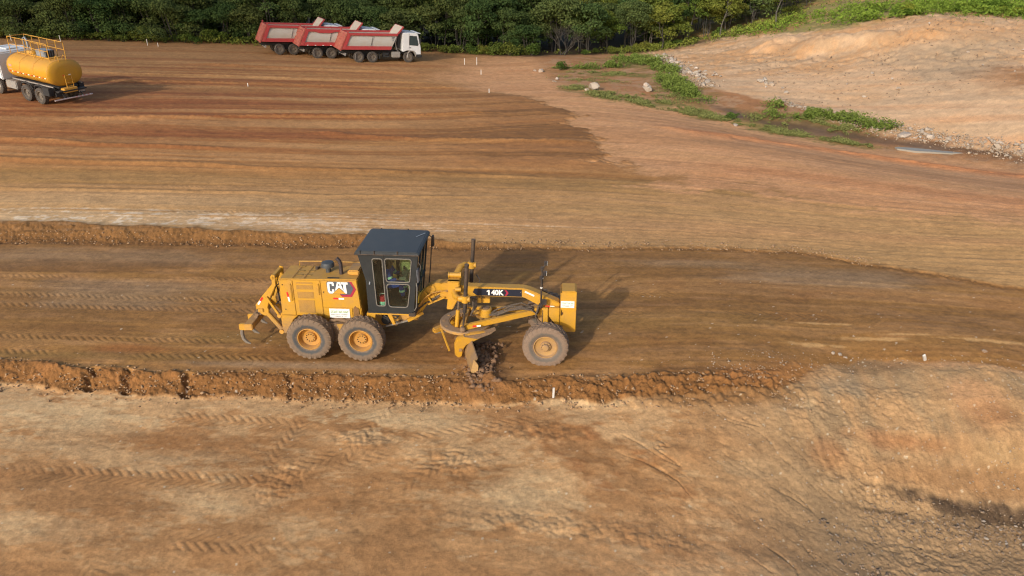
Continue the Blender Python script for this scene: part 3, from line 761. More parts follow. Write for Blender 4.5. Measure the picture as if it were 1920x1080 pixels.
def cat_logo(parent, y):
    """heavy white letters over a yellow triangle, charcoal and crimson hexagon behind"""
    x0, z1 = -.26, 2.235; S_ = .355
    cr = [(.08, 1.835), (.145, 1.765), (.43, 1.765), (.575, 2.01), (.455, 2.255), (.30, 2.255)]
    MB().prism(cr, y, y - .004).build('logo_crimson', M_crim, parent)
    dk = [(-.285, 2.20), (-.25, 2.25), (.39, 2.25), (.50, 2.04), (.40, 1.85), (.14, 1.83), (.10, 1.855), (-.21, 1.855), (-.275, 1.93)]
    MB().prism(dk, y - .005, y - .008).build('logo_backing', M_dgrey, parent)
    e0, e1 = y - .009, y - .014
    def L(poly, nm='logo_letter'):
        MB().prism(poly, e0, e1).build(nm, M_white, parent)
    # C
    L([(-.265, 2.19), (-.225, 2.235), (-.10, 2.235), (-.065, 2.20), (-.065, 2.115), (-.125, 2.115), (-.125, 2.165), (-.145, 2.18), (-.18, 2.18), (-.195, 2.165), (-.195, 1.945), (-.18, 1.93),
       (-.15, 1.93), (-.133, 1.945), (-.133, 2.0), (-.07, 2.0), (-.07, 1.925), (-.115, 1.87), (-.215, 1.87), (-.26, 1.92)])
    # A with its notch, standing on the triangle
    L([(.035, 2.235), (.125, 2.235), (.205, 1.955), (.082, 2.07), (-.045, 1.955)])
    MB().prism([(.074, 2.19), (.090, 2.19), (.106, 2.105), (.082, 2.125), (.058, 2.105)], e1 - .001, e1 - .003).build('logo_notch', M_dgrey, parent)
    # T
    L([(.14, 2.235), (.345, 2.235), (.345, 2.17), (.282, 2.17), (.300, 1.89), (.27, 1.872), (.205, 1.93), (.213, 2.17), (.155, 2.17)])
    MB().prism([(-.13, 1.868), (.082, 2.045), (.27, 1.868)], e0 - .006, e0 - .009).build('logo_triangle', M_yel2, parent)

def operator(parent):
    """seated driver: a thing of its own inside the cab"""
    M_skin = flat('brown_skin', (.17, .085, .05), .6, var=.08)
    M_blue = flat('blue_overall', (.03, .06, .34), .85, var=.25)
    M_strip = flat('silver_mint_reflective_band', (.45, .72, .60), .4, var=.05)
    M_boot = flat('black_boot', (.02, .018, .016), .6)
    M_hat = flat('dark_cap', (.10, .07, .05), .8)
    t = thing('person', 'driver in blue overalls with pale reflective bands, seated at the controls inside the black cab', 'person', (0, 0, 0))
    t.parent = None
    def skin(name, verts, edges, radii, mat, par, sub=2, root=0):
        me = bpy.data.meshes.new(name); me.from_pydata(verts, edges, []); o = bpy.data.objects.new(name, me); C.objects.link(o)
        md = o.modifiers.new('s', 'SKIN'); me.skin_vertices[0]
        for i, r in enumerate(radii): me.skin_vertices[0].data[i].radius = (r, r) if not isinstance(r, tuple) else r
        me.skin_vertices[0].data[root].use_root = True
        m2 = o.modifiers.new('u', 'SUBSURF'); m2.levels = m2.render_levels = sub
        dg = bpy.context.evaluated_depsgraph_get(); nm = bpy.data.meshes.new_from_object(o.evaluated_get(dg)); nm.name = name
        bpy.data.objects.remove(o); nm.materials.clear(); nm.materials.append(mat)
        nm.polygons.foreach_set('use_smooth', [True] * len(nm.polygons))
        q = bpy.data.objects.new(name, nm); C.objects.link(q); q.parent = par; return q
    z0 = 1.98   # hip height, machine space
    hip = (1.40, 0, z0); wa = (1.41, 0, z0 + .2); ch = (1.45, 0, z0 + .42); nk = (1.48, 0, z0 + .58); hd = (1.53, 0, z0 + .72); tp = (1.52, 0, z0 + .82)
    V = [hip, wa, ch, nk, hd, tp]; E_ = [(0, 1), (1, 2), (2, 3), (3, 4), (4, 5)]; R_ = [(.15, .12), (.145, .11), (.17, .12), .055, .085, .07]
    for sg in (-1, 1):
        n0 = len(V)
        hand = (1.86, sg * .20, z0 + .30) if sg > 0 else (1.82, -.22, z0 + .26)
        V += [(1.44, sg * .19, z0 + .50), (1.56, sg * .27, z0 + .24), (1.73, sg * .23, z0 + .26), hand]
        E_ += [(2, n0), (n0, n0 + 1), (n0 + 1, n0 + 2), (n0 + 2, n0 + 3)]; R_ += [.068, .05, .038, .034]
        n1 = len(V)
        V += [(1.44, sg * .10, z0 - .02), (1.80, sg * .15, z0 + .06), (1.86, sg * .14, z0 - .34), (1.87, sg * .14, z0 - .40), (1.99, sg * .15, z0 - .43)]
        E_ += [(0, n1), (n1, n1 + 1), (n1 + 1, n1 + 2), (n1 + 2, n1 + 3), (n1 + 3, n1 + 4)]; R_ += [.085, .068, .048, .045, .038]
    body = skin('body', V, E_, R_, M_skin, t)
    # overall: same pose, a little fuller, stops at wrist and ankle
    keep = [0, 1, 2]; Vo = [V[0], V[1], V[2], (1.465, 0, z0 + .5)]; Eo = [(0, 1), (1, 2), (2, 3)]; Ro = [(.165, .135), (.16, .125), (.185, .135), .09]
    for k in range(2):
        b0 = 6 + k * 9; n0 = len(Vo)
        Vo += [V[b0], V[b0 + 1], V[b0 + 2]]; Eo += [(2, n0), (n0, n0 + 1), (n0 + 1, n0 + 2)]; Ro += [.082, .064, .052]
        n1 = len(Vo); Vo += [V[b0 + 4], V[b0 + 5], V[b0 + 6]]; Eo += [(0, n1), (n1, n1 + 1), (n1 + 1, n1 + 2)]; Ro += [.1, .085, .065]
    skin('overall', Vo, Eo, Ro, M_blue, t)
    for k in range(2):
        b0 = 6 + k * 9
        for (i, j, f, r) in ((0, 1, .75, .078), (5, 6, .5, .085)):
            a, b = Vector(V[b0 + i]), Vector(V[b0 + j]); p = a.lerp(b, f); d = (b - a).normalized() * .03
            MB().cyl(p - d, p + d, r, n=14).build('reflective_band', M_strip, t)
        a = Vector(V[b0 + 7]); e = Vector(V[b0 + 8])
        MB().tube([a + Vector((0, 0, .08)), a + Vector((0, 0, -.02)), a.lerp(e, .5) + Vector((0, 0, -.01)), e], [.06, .06, .055, .042], 12).build('boot', M_boot, t)
        # hand: palm from the wrist, four bent fingers and a thumb round the lever
        h = Vector(V[b0 + 3]); sg = 1 if k else -1
        hv = [tuple(h - Vector((.05, 0, 0))), tuple(h + Vector((.03, 0, 0)))]; he = [(0, 1)]; hr = [.028, .034]
        for q, L in enumerate((.075, .085, .08, .062)):
            yy = (q - 1.5) * .02; n0 = len(hv)
            hv += [tuple(h + Vector((.055, yy, .012))), tuple(h + Vector((.055 + L * .5, yy, .004))), tuple(h + Vector((.055 + L * .62, yy, -.028)))]
            he += [(1, n0), (n0, n0 + 1), (n0 + 1, n0 + 2)]; hr += [.010, .0095, .008]
        n0 = len(hv); hv += [tuple(h + Vector((.01, -sg * .04, -.005))), tuple(h + Vector((.05, -sg * .05, -.025)))]; he += [(0, n0), (n0, n0 + 1)]; hr += [.012, .009]
        skin('hand', hv, he, hr, M_skin, t, 1)
    MB().lathe([(0, .11), (.06, .105), (.098, .06), (.105, 0), (.10, -.01), (0, -.01)], (1.52, 0, z0 + .80), 'z', 20).build('cap', M_hat, t)
    MB().prism([(1.60, -.07), (1.68, -.06), (1.70, 0), (1.68, .06), (1.60, .07)], z0 + .795, z0 + .81, 'z').build('cap_peak', M_hat, t)
    fc = MB()
    for sg in (-1, 1): fc.lathe([(0, .012), (.010, .008), (.013, 0), (0, -.004)], (1.605, sg * .032, z0 + .735), 'x', 8)
    fc.build('eyes', M_boot, t)
    MB().tube([(1.60, 0, z0 + .745), (1.628, 0, z0 + .715), (1.60, 0, z0 + .70)], [.008, .016, .012], 8).build('nose', M_skin, t)
    MB().box((1.604, 0, z0 + .672), (.012, .045, .010)).build('mouth', flat('lip', (.10, .035, .03), .6), t)
    for sg in (-1, 1): MB().lathe([(0, .012), (.022, .01), (.026, 0), (0, -.006)], (1.52, sg * .088, z0 + .72), 'y', 10).build('ear', M_skin, t)
    return t

def build_grader():
    G = thing('motor_grader', 'yellow motor grader with black cab, grading the middle strip of brown soil', 'grader', (-5.05, 19.74, 0), (0, 0, rad(-4)))
    B = lambda: MB()
    # chassis ------------------------------------------------------------
    B().box((-.35, 0, .86), (2.7, .62, .36)).box((1.25, 0, .88), (.8, .5, .34)).build('rear_frame', M_yeld, G, .02)
    # engine housing --------------------------------------------------------
    hood = B().prism([(-1.74, 1.10), (-1.70, 2.27), (.615, 2.31), (.66, 1.60), (.68, 1.06), (.42, 1.04), (-.46, 1.09), (-1.28, 1.10)], -.51, .51).build('engine_hood', M_yel, G, .025)
    for sg in (-1, 1):
        y0, y1 = sg * .512, sg * .532
        def door(poly, nm='side_door'): return B().prism(poly, y0, y1).build(nm, M_yel, hood, .006)
        door([(-1.725, 1.12), (-1.69, 2.245), (-1.30, 2.25), (-1.305, 1.12)])
        door([(-1.285, 1.12), (-1.28, 2.25), (-.475, 2.265), (-.475, 1.12)])
        door([(-.455, 1.42), (-.455, 2.265), (.60, 2.285), (.645, 1.60), (.655, 1.42)])
        door([(-.455, 1.06), (-.455, 1.40), (.40, 1.40), (.40, 1.06)])
        ye = sg * .545
        for (xa, xb, za, zb) in ((-1.18, -.70, 2.145, 2.195), (-1.19, -.70, 1.97, 2.10), (-1.18, -.70, 1.68, 1.885), (-1.18, -.70, 1.21, 1.62)):
            gr = B().box(((xa + xb) / 2, sg * .534, (za + zb) / 2), (xb - xa, .008, zb - za)).build('grille', M_mesh, hood)
            n = max(2, int((zb - za) / .03)); sl = B()
            for k in range(n): sl.box(((xa + xb) / 2, sg * .539, za + (k + .5) * (zb - za) / n), (xb - xa - .02, .006, .010))
            o_ = sl.build('louvre', M_yeld, hood); o_['kind'] = 'stuff'
        for (xa, za, zb) in ((-1.36, 1.60, 2.14), (-.53, 1.82, 2.16)):
            B().tube([(xa, sg * .53, za), (xa, sg * .575, za + .03), (xa, sg * .575, zb - .03), (xa, sg * .53, zb)], .012, 8).build('door_handle', M_yel, hood)
        for (xx, zz) in ((-.40, 1.90), (-1.6, 2.1), (-1.6, 1.3)):
            B().cyl((xx, sg * .53, zz), (xx, sg * .545, zz), .018, n=10).build('latch', M_blk, hood)
    cat_logo(hood, -.534)
    tape(hood, (-.13, 1.705), (.19, 1.70), -.537, .05); tape(hood, (-1.49, 1.86), (-1.45, 1.56), -.537, .05)
    sign_board(hood, -.285, 1.075, .32, 1.375, -.545)
    B().prism([(.43, 1.39), (.50, 1.475), (.60, 1.38), (.60, 1.13), (.43, 1.12)], -.533, -.538).build('step_recess', flat('recess_brown', (.20, .10, .03), .8), hood)
    # things on the hood top
    for (xa, ya) in ((-1.39, .43), (-1.03, .43), (-1.31, .1), (-1.0, .1), (-1.27, -.2), (-1.0, -.2)): B().box((xa + .1, ya - .02, 2.291), (.20, .09, .010)).build('top_vent', M_mesh, hood)
    B().box((-.95, 0, 2.300), (.012, 1.0, .012)).box((-1.30, 0, 2.295), (.012, 1.0, .012)).build('top_seam', M_yeld, hood)
    pc = B().lathe([(0, .33), (.10, .33), (.17, .30), (.19, .25), (.19, .17), (.10, .13), (.075, .12), (.075, -.02), (0, -.02)], (-.38, .04, 2.30), 'z', 28).build('air_precleaner', flat('dark_plastic', (.05, .055, .06), .55), hood)
    B().tube([(.05, -.10, 2.28), (.05, -.10, 2.62), (.02, -.10, 2.72), (-.05, -.10, 2.80)], [.06, .055, .055, .055], 14).build('exhaust_pipe', flat('sooty_pipe', (.06, .045, .045), .6, .3), hood)
    B().cyl((-.78, .22, 2.29), (-.78, .22, 2.36), .05).box((-.70, .30, 2.33), (.10, .04, .06)).build('filler_cap', M_blk, hood)
    B().tube([(-1.40, .48, 2.28), (-1.40, .48, 2.42), (-.70, .48, 2.44), (-.70, .48, 2.30)], .014, 8).build('hand_rail', M_yel, hood); B().tube([(-.5, .48, 2.30), (-.5, .48, 2.43), (.55, .48, 2.44), (.55, .48, 2.31)], .014, 8).build('hand_rail', M_yel, hood)
    B().box((.43, .12, 2.38), (.34, .62, .14)).build('intake_box', M_yeld, hood, .03)
    B().box((-.10, -.42, 2.315), (.34, .05, .012)).build('top_slot', M_dark, hood)
    # rear corner plates --------------------------------------------------------
    for sg in (-1, 1):
        B().prism([(-1.755, 1.11), (-1.76, .50), (-1.69, .48), (-1.40, .98), (-1.26, 1.09)], sg * .42, sg * .535).build('rear_corner_plate', M_yel, G, .012)
    B().box((-1.72, 0, .86), (.10, .84, .62)).build('radiator_guard', M_yeld, G, .01)
    for k in range(9): B().box((-1.755, -.36 + k * .09, 1.66), (.02, .03, .9)).build('radiator_slat', M_dark, G)
    B().box((-1.745, 0, 1.66), (.016, .86, 1.0)).build('radiator_opening', M_dark, G)
    # rippers -------------------------------------------------------------------
    rip = B()
    for y in (-.33, .33):
        rip.prism([(-1.86, 2.30), (-1.97, 2.33), (-1.99, 2.02), (-2.31, 1.66), (-2.60, 1.30), (-2.46, 1.02), (-2.34, .96), (-2.20, 1.02), (-2.22, 1.28), (-2.08, 1.62), (-1.88, 1.98)], y - .03, y + .03)
    ro = rip.build('ripper_link_plate', M_yel2, G, .012)
    for y in (-.40, .40):
        B().bar((-2.20, y, 1.62), (-1.86, y, .98), .05, .07).build('ripper_strut', M_yel2, G, .008)
        B().bar((-2.26, y * .9, 1.08), (-1.83, y * .9, .47), .09, .13).build('ripper_lower_arm', M_yel, G, .015)
        B().cyl((-1.86, y - .08, .50), (-1.86, y + .08, .50), .07).build('pivot_pin', M_yeld, G); B().cyl((-1.87, y - .06, 1.02), (-1.87, y + .06, 1.02), .06).build('pivot_pin', M_yeld, G)
        B().box((-1.78, y * .95, .78), (.09, .12, .66)).build('ripper_bracket', M_yel, G, .01)
    B().cyl((-1.93, 0, 2.20), (-2.20, 0, 1.50), .065).build('ripper_cylinder', M_yel2, G)
    B().cyl((-2.20, 0, 1.50), (-2.42, 0, 1.05), .03).build('ripper_rod', M_chrome, G)
    B().box((-1.95, 0, 2.22), (.12, .72, .12)).build('ripper_cross_member', M_yel2, G, .015); B().box((-2.44, 0, 1.16), (.16, .8, .12)).build('ripper_cross_member', M_yel2, G, .015)
    B().bar((-2.46, 0, 1.10), (-2.70, 0, .78), .16, .14).bar((-2.58, -.3, 1.02), (-2.72, -.3, .78), .1, .1).bar((-2.58, .3, 1.02), (-2.72, .3, .78), .1, .1).build('ripper_carrier', M_mud, G, .01)
    B().box((-2.74, 0, .76), (.26, 1.5, .20)).build('ripper_beam', M_yeld, G, .02)
    for y in (-.66, .0, .66):
        B().box((-2.93, y, .74), (.22, .13, .2)).build('shank_holder', M_yel2, G, .02)
        B().tube([(-2.97, y, .68), (-3.00, y, .50), (-2.98, y, .33), (-2.90, y, .22), (-2.78, y, .16)], [.05, .055, .055, .05, .02], 8).build('ripper_shank', flat('dusty_shank_steel', (.24, .20, .16), .6, .3), G)
    B().tube([(-1.78, .0, 2.05), (-1.90, .05, 1.98), (-1.86, .05, 1.5), (-1.98, .02, 1.3)], .022, 8).tube([(-1.78, -.14, 2.0), (-1.93, -.16, 1.9), (-1.92, -.12, 1.4), (-2.05, -.1, 1.25)], .022, 8).tube([(-1.78, .2, 1.9), (-1.9, .22, 1.7), (-1.88, .18, 1.2)], .022, 8).build('ripper_hose', M_dark, G)
    tape(G, (-2.33, 1.58), (-2.50, 1.34), -.365, .055)
    # tandems ------------------------------------------------------------------
    for sg in (-1, 1):
        B().prism([(-1.05, .52), (-1.0, .95), (-.4, 1.0), (.4, 1.0), (1.0, .95), (1.05, .52), (.6, .40), (-.6, .40)], sg * .62, sg * .80).build('tandem_case', M_mud, G, .03)
        B().prism([(-.02, 1.02), (.30, 1.02), (.12, .62)], sg * .80, sg * .84).build('fender_gusset', M_yel, G, .01)
        B().box((0, sg * .5, .7), (.5, .4, .4)).build('axle_housing', M_mud, G, .04)
        B().tube([(-.25, sg * .66, 1.03), (-.02, sg * .70, 1.10), (.20, sg * .68, 1.05), (.42, sg * .66, 1.08)], .05, 8).build('brake_line', M_mud, G)
    # cab -------------------------------------------------------------------------
    cab = B().box((1.60, 0, 1.445), (1.30, 1.64, .07)).build('cab_floor', M_cab, G, .01)
    def xf(z): return 2.29 + (z - 1.48) * (2.50 - 2.29) / 1.77      # front edge
    outer = [(.97, 1.48), (xf(1.48), 1.48), (2.50, 3.25), (.79, 3.25), (.965, 2.45)]
    w_rear = rrect(1.20, 1.655, 1.485, 3.12, .06, x0b=1.225, x1b=1.49)
    w_up = rrect(1.56, 2.42, 2.31, 3.13, .07, x1b=2.235)
    w_lo = rrect(1.56, 1.63, 2.225, 2.355, .09, x0b=1.58, x1b=2.14)
    for sg in (-1, 1):
        B().sheet(outer, [w_rear, w_up, w_lo], sg * .785, sg * .815).build('cab_side', M_cab, G, 0)
        for wl in (w_rear, w_up, w_lo):
            wp = B().prism(wl, sg * .794, sg * .800).build('side_window', M_glass, G)
            B().tube([(p[0], sg * .822, p[1]) for p in wl], .016, 6, close=True).build('window_seal', M_rub, wp)
        B().box((1.525, sg * .822, 2.38), (.018, .012, 1.74)).build('door_edge', M_dark, G)
        B().cyl((1.08, sg * .81, 2.40), (1.08, sg * .85, 2.33), .022, n=8).build('door_latch', M_steel, G)
    # rear wall and front posts
    B().sheet([(-.785, 1.48), (.785, 1.48), (.785, 2.45), (-.785, 2.45)], [rrect(-.6, 1.6, .6, 2.38, .08)], .955, .985, 'x').build('cab_rear_wall', M_cab, G)
    B().prism(rrect(-.6, 1.6, .6, 2.38, .08), .966, .972, 'x').build('rear_window', M_glass, G)
    B().add([(.955, -.785, 2.452), (.955, .785, 2.452), (.79, .785, 3.25), (.79, -.785, 3.25), (.985, -.785, 2.452), (.985, .785, 2.452), (.82, .785, 3.25), (.82, -.785, 3.25)],
            [(0, 1, 2, 3), (7, 6, 5, 4), (0, 4, 5, 1), (1, 5, 6, 2), (2, 6, 7, 3), (3, 7, 4, 0)]).build('cab_rear_upper', M_cab, G)
    for y in (-.76, -.30, .30, .76):
        B().bar((xf(1.48) - .02, y, 1.48), (2.48, y, 3.25), .07, .05).build('front_post', M_cab, G)
    for (ya, yb) in ((-.725, -.335), (-.265, .265), (.335, .725)):
        B().add([(xf(1.5) - .01, ya, 1.5), (xf(1.5) - .01, yb, 1.5), (2.475, yb, 3.22), (2.475, ya, 3.22)], [(0, 1, 2, 3)]).build('windscreen', M_glass, G)
    B().bar((xf(2.1), -.76, 2.12), (xf(2.1), .76, 2.12), .04, .05).build('windscreen_rail', M_cab, G)
    roof = B().prism([(.73, 3.26), (.74, 3.33), (.84, 3.38), (2.50, 3.36), (2.56, 3.30), (2.54, 3.26)], -.90, .90).build('cab_roof', M_roof, G, .02)
    B().tube([(.74, -.91, 3.27), (2.54, -.91, 3.27), (2.54, .91, 3.27), (.74, .91, 3.27)], .016, 6, close=True).build('roof_gutter', M_blk, roof)
    for x_, y_ in ((1.3, -.905), (.9, -.905), (1.95, -.905), (1.1, .88), (1.9, .88)): B().cyl((x_, y_, 3.29), (x_, y_, 3.39), .018, n=8).build('roof_bolt', M_blk, roof)
    B().bar((2.25, .3, 3.372), (2.46, .62, 3.372), .03, .008).build('roof_scratch', M_steel, roof)
    # inside
    B().box((1.28, 0, 1.86), (.5, .52, .12)).box((1.28, 0, 1.66), (.34, .36, .30)).box((1.08, 0, 2.25), (.12, .50, .75), ('Y', rad(-10))).box((1.02, 0, 2.70), (.09, .28, .2)).build('driver_seat', M_seat, G, .03)
    B().bar((2.15, 0, 1.5), (1.92, 0, 2.25), .10, .10).box((1.90, 0, 2.28), (.22, .60, .10)).build('steering_console', M_pad, G, .02)
    B().box((1.95, .30, 2.45), (.45, .04, .45)).build('map_board', flat('yellow_green_board', (.34, .34, .14), .7), G)
    for y in (-.26, -.20, -.14, .14, .20, .26): B().tube([(1.88, y, 2.3), (1.84, y, 2.46)], [.008, .014], 6).build('control_lever', M_blk, G)
    B().box((1.6, 0, 1.495), (1.2, 1.5, .02)).build('floor_mat', M_dark, G)
    # outside of the cab
    B().tube([(2.50, -.82, 3.05), (2.60, -.98, 3.0), (2.58, -1.02, 2.85)], .014, 6).build('mirror_arm', M_blk, G)
    B().box((2.52, -1.02, 2.74), (.05, .22, .40)).build('near_mirror', flat('mirror_back', (.10, .105, .12), .5), G, .02)
    B().tube([(2.44, .84, 1.55), (2.50, .98, 2.2), (2.58, .98, 3.1), (2.53, .86, 3.22)], .016, 6).build('mirror_arm', M_blk, G)
    B().box((2.60, 1.02, 2.98), (.06, .20, .34)).build('far_mirror', M_blk, G, .02)
    B().tube([(2.32, -.84, 1.55), (2.40, -.93, 1.7), (2.45, -.93, 2.3), (2.42, -.84, 2.42)], .016, 6).build('grab_rail', M_rub, G)
    B().box((2.24, 0, 1.40), (.20, 1.72, .10)).build('cab_bumper', M_blk, G, .015)
    B().box((1.42, -.79, 1.475), (.22, .012, .075)).build('number_plate', M_white, G)
    text_mesh('plate_number', 'No 2', .085, M_navy, G, (1.42, -.798, 1.475), (rad(90), 0, 0), .001, .002)
    # platform under the cab
    B().box((1.58, -.74, 1.395), (1.26, .10, .085)).build('cab_sill', M_yel2, G, .01); B().box((1.58, .74, 1.395), (1.26, .10, .085)).build('cab_sill', M_yel2, G, .01)
    B().prism([(.88, 1.36), (1.14, 1.36), (1.12, 1.20), (.86, 1.14)], -.72, -.60).build('cab_bracket', M_yel2, G, .01); B().prism([(1.46, 1.35), (1.60, 1.35), (1.70, 1.00), (1.62, .98)], -.70, -.62).build('cab_bracket', M_yel2, G, .01)
    for sg in (-1, 1): B().prism([(.88, 1.36), (1.14, 1.36), (1.3, .9), (.86, .85)], sg * .30, sg * .36).build('articulation_plate', M_yeld, G, .01); B().prism([(1.9, 1.4), (2.2, 1.4), (2.05, .95), (1.6, .85)], sg * .28, sg * .34).build('articulation_plate', M_yeld, G, .01)
    B().box((1.3, 0, 1.1), (.9, .5, .4)).cyl((1.35, -.45, .98), (1.35, -.2, .98), .14).build('transmission', M_dark, G, .03)
    B().bar((1.35, -.48, .82), (2.10, -.40, 1.02), .05, .05).build('articulation_cylinder', M_steel, G)
    B().bar((2.0, -.42, 1.0), (2.45, -.30, 1.22), .09, .09).build('cylinder_barrel', M_yel2, G)
    hs = B(); rnd = random.Random(9)
    for k in range(9):
        y = -.42 + .1 * k
        hs.tube([(1.25 + .1 * rnd.random(), y, 1.15), (1.6, y + .03, .88 + .1 * rnd.random()), (2.0, y * .7, 1.0 + .08 * rnd.random()), (2.5, y * .45, 1.38 + .1 * rnd.random()), (2.95, y * .5, 1.72 + .05 * rnd.random())], .018, 6)
    hs.build('hose_bundle', M_hose, G)
    # steps by the near side
    B().box((.80, -.72, 1.05), (.24, .22, .03)).box((.80, -.78, .74), (.26, .22, .03)).bar((.68, -.72, 1.3), (.66, -.80, .72), .03, .03).bar((.92, -.72, 1.3), (.94, -.80, .72), .03, .03).build('cab_step', M_yeld, G)
    # front frame --------------------------------------------------------------------
    top = [(3.85, 2.02), (5.40, 2.02), (5.62, 1.96), (6.50, 1.56)]
    fr = B().prism([(2.10, 1.30), (2.28, 1.62), (2.58, 1.98), (2.85, 2.11), (3.18, 2.13), (3.85, 2.03), (5.40, 2.02), (5.58, 1.98), (6.46, 1.60), (6.48, 1.16), (6.20, 1.18), (5.96, 1.34), (5.88, 1.48), (5.42, 1.735), (3.90, 1.735), (3.6, 1.62),
                     (3.15, 1.60), (2.95, 1.60), (2.72, 1.62), (2.52, 1.35), (2.30, 1.02), (2.05, 1.00)], -.155, .155).build('front_frame', M_yel2, G, .02)
    B().box((2.13, 0, 1.15), (.30, .46, .5)).build('frame_hinge', M_yeld, G, .03)
    B().prism([(3.98, 1.985), (5.36, 1.985), (5.36, 1.76), (4.05, 1.76), (3.92, 1.86)], -.156, -.161).build('model_panel', M_navy, fr)
    text_mesh('model_number', '40K', .225, M_white, fr, (4.645, -.164, 1.868), (rad(90), 0, 0), .002, .009, .92, 1.0)
    B().prism([(4.375, 1.788), (4.42, 1.788), (4.42, 1.95), (4.385, 1.95), (4.335, 1.915), (4.335, 1.885), (4.375, 1.90)], -.162, -.167).build('model_number', M_white, fr)
    B().prism([(4.86, 1.955), (4.92, 1.955), (4.975, 1.87), (4.92, 1.785), (4.86, 1.785), (4.915, 1.87)], -.162, -.167).build('model_emblem', M_crim, fr)
    B().box((5.33, -.158, 1.9), (.02, .012, .02)).build('rivet', M_steel, fr)
    B().bar((5.45, -.158, 1.93), (5.72, -.158, 1.80), .01, .05).build('beam_sticker', M_white, fr)
    tape(fr, (6.05, 1.50), (6.32, 1.49), -.215, .06)
    # valve blocks under the beam, lines along the gooseneck
    B().box((4.10, -.14, 1.62), (.16, .12, .16)).box((4.32, -.14, 1.62), (.22, .14, .14)).cyl((4.24, -.14, 1.64), (4.42, -.14, 1.64), .05).build('valve_block', M_yel2, G, .01)
    gl = B()
    for k in range(5):
        y = -.20 - .035 * k
        gl.tube([(2.25, y, 1.25 + .02 * k), (2.55, y, 1.62 + .03 * k), (2.75, y, 1.80 + .02 * k), (3.0, y * .9, 1.86 + .02 * k), (3.2, y * .8, 1.9)], .015, 6)
    gl.build('hydraulic_line', M_yeld, G)
    B().prism([(2.60, 1.86), (2.92, 1.88), (2.82, 1.70), (2.66, 1.62)], -.19, -.17).bar((2.60, -.24, 1.46), (3.1, -.22, 1.70), .03, .05).bar((2.52, -.24, 1.88), (2.70, -.24, 1.55), .03, .05).build('line_clamp', M_yel2, G, .006)
    # saddle and lift arms ----------------------------------------------------------------
    sd = B().prism([(3.21, 2.26), (3.56, 2.26), (3.56, 2.10), (3.42, 1.92), (3.56, 1.91), (3.72, 1.88), (3.72, 1.80), (3.56, 1.76), (3.46, 1.60), (3.34, 1.36), (3.16, 1.36), (3.20, 1.66), (3.23, 1.90)], -.34, -.18)
    sd.prism([(3.21, 2.26), (3.56, 2.26), (3.56, 2.10), (3.42, 1.92), (3.46, 1.60), (3.34, 1.36), (3.16, 1.36), (3.20, 1.66), (3.23, 1.90)], .18, .34)
    sd.box((3.385, 0, 2.20), (.36, .62, .12)).build('lift_saddle', M_yel2, G, .02)
    B().cyl((3.20, .0, 2.33), (3.58, .0, 2.33), .075).cyl((3.20, .0, 2.33), (3.23, .0, 2.33), .09).cyl((3.55, 0, 2.33), (3.58, 0, 2.33), .09).build('locking_pin_barrel', M_yel2, G)
    B().cyl((3.46, -.42, 2.06), (3.62, -.42, 2.06), .06).build('pin_barrel', M_yel2, G)
    for sg in (-1, 1):
        yb = sg * .80; zb = 1.95 if sg < 0 else 2.32
        B().tube([(3.40, sg * .30, 1.95 if sg < 0 else 2.22), (3.48, sg * .55, 1.90 if sg < 0 else 2.36), (3.60, yb * .93, 1.93 if sg < 0 else 2.36)], [.10, .09, .08], 12).build('lift_arm', M_yel2, G)
        col = B().cyl((3.60, yb, zb), (3.92, yb, zb), .085).cyl((3.78, yb, zb - .10), (3.79, yb, zb + .10), .105).build('cylinder_collar', M_yel2, G)
        tz = 3.02 if sg < 0 else 3.14
        B().cyl((3.86, yb, tz), (3.76, yb, 1.52 if sg < 0 else 1.75), .058).cyl((3.86, yb, tz), (3.858, yb, tz - .05), .066).build('lift_cylinder', M_blk, G)
        B().cyl((3.76, yb, 1.55), (3.69, yb * .95, .95), .03).build('lift_rod', M_blk if sg < 0 else M_chrome, G)
        B().tube([(3.92, yb, 2.0), (4.05, yb * .8, 1.9), (4.0, yb * .5, 1.75), (4.05, yb * .3, 1.68)], .017, 6).build('cylinder_hose', M_blk, G)
        B().lathe([(0, -.10), (.07, -.08), (.10, 0), (.07, .08), (0, .10)], (3.68, yb * .93, .93), 'z', 12).build('ball_joint', M_mud, G)
    B().cyl((3.52, -.30, 1.78), (3.50, -.34, 1.36), .026).build('side_shift_rod', M_chrome, G)
    B().cyl((3.50, -.34, 1.36), (3.45, -.40, .80), .062).build('centre_shift_cylinder', M_yel2, G)
    # drawbar, circle, blade -----------------------------------------------------------------
    db = B()
    for sg in (-1, 1): db.bar((3.66, sg * .62, .93), (5.80, sg * .06, 1.26), .13, .16)
    db.bar((3.66, -.62, .93), (3.66, .62, .93), .16, .12).bar((4.55, -.42, 1.04), (4.55, .42, 1.04), .12, .10).box((5.84, 0, 1.26), (.22, .24, .22))
    db.build('drawbar', M_yel2, G, .015)
    tape(G, (3.96, 1.0), (4.20, 1.03), -.665, .05)
    B().lathe([(0, .20), (.16, .20), (.19, .17), (.19, -.06), (0, -.06)], (4.28, .02, 1.08), 'z', 22).cyl((3.92, -.04, 1.14), (4.16, .0, 1.12), .085).build('circle_drive_motor', M_yel2, G)
    B().lathe([(0, .01), (.10, .01), (.12, -.01), (0, -.01)], (4.28, .02, 1.29), 'z', 16).build('motor_cap', M_mud, G)
    ring = B().lathe([(.52, -.05), (.76, -.05), (.78, -.03), (.78, .04), (.76, .06), (.52, .06)], (3.68, -.03, .80), 'z', 56, close=True)
    for k in range(44):
        a = 2 * math.pi * k / 44; ring.box((3.68 + .505 * math.cos(a), -.03 + .505 * math.sin(a), .80), (.05, .035, .10), ('Z', a))
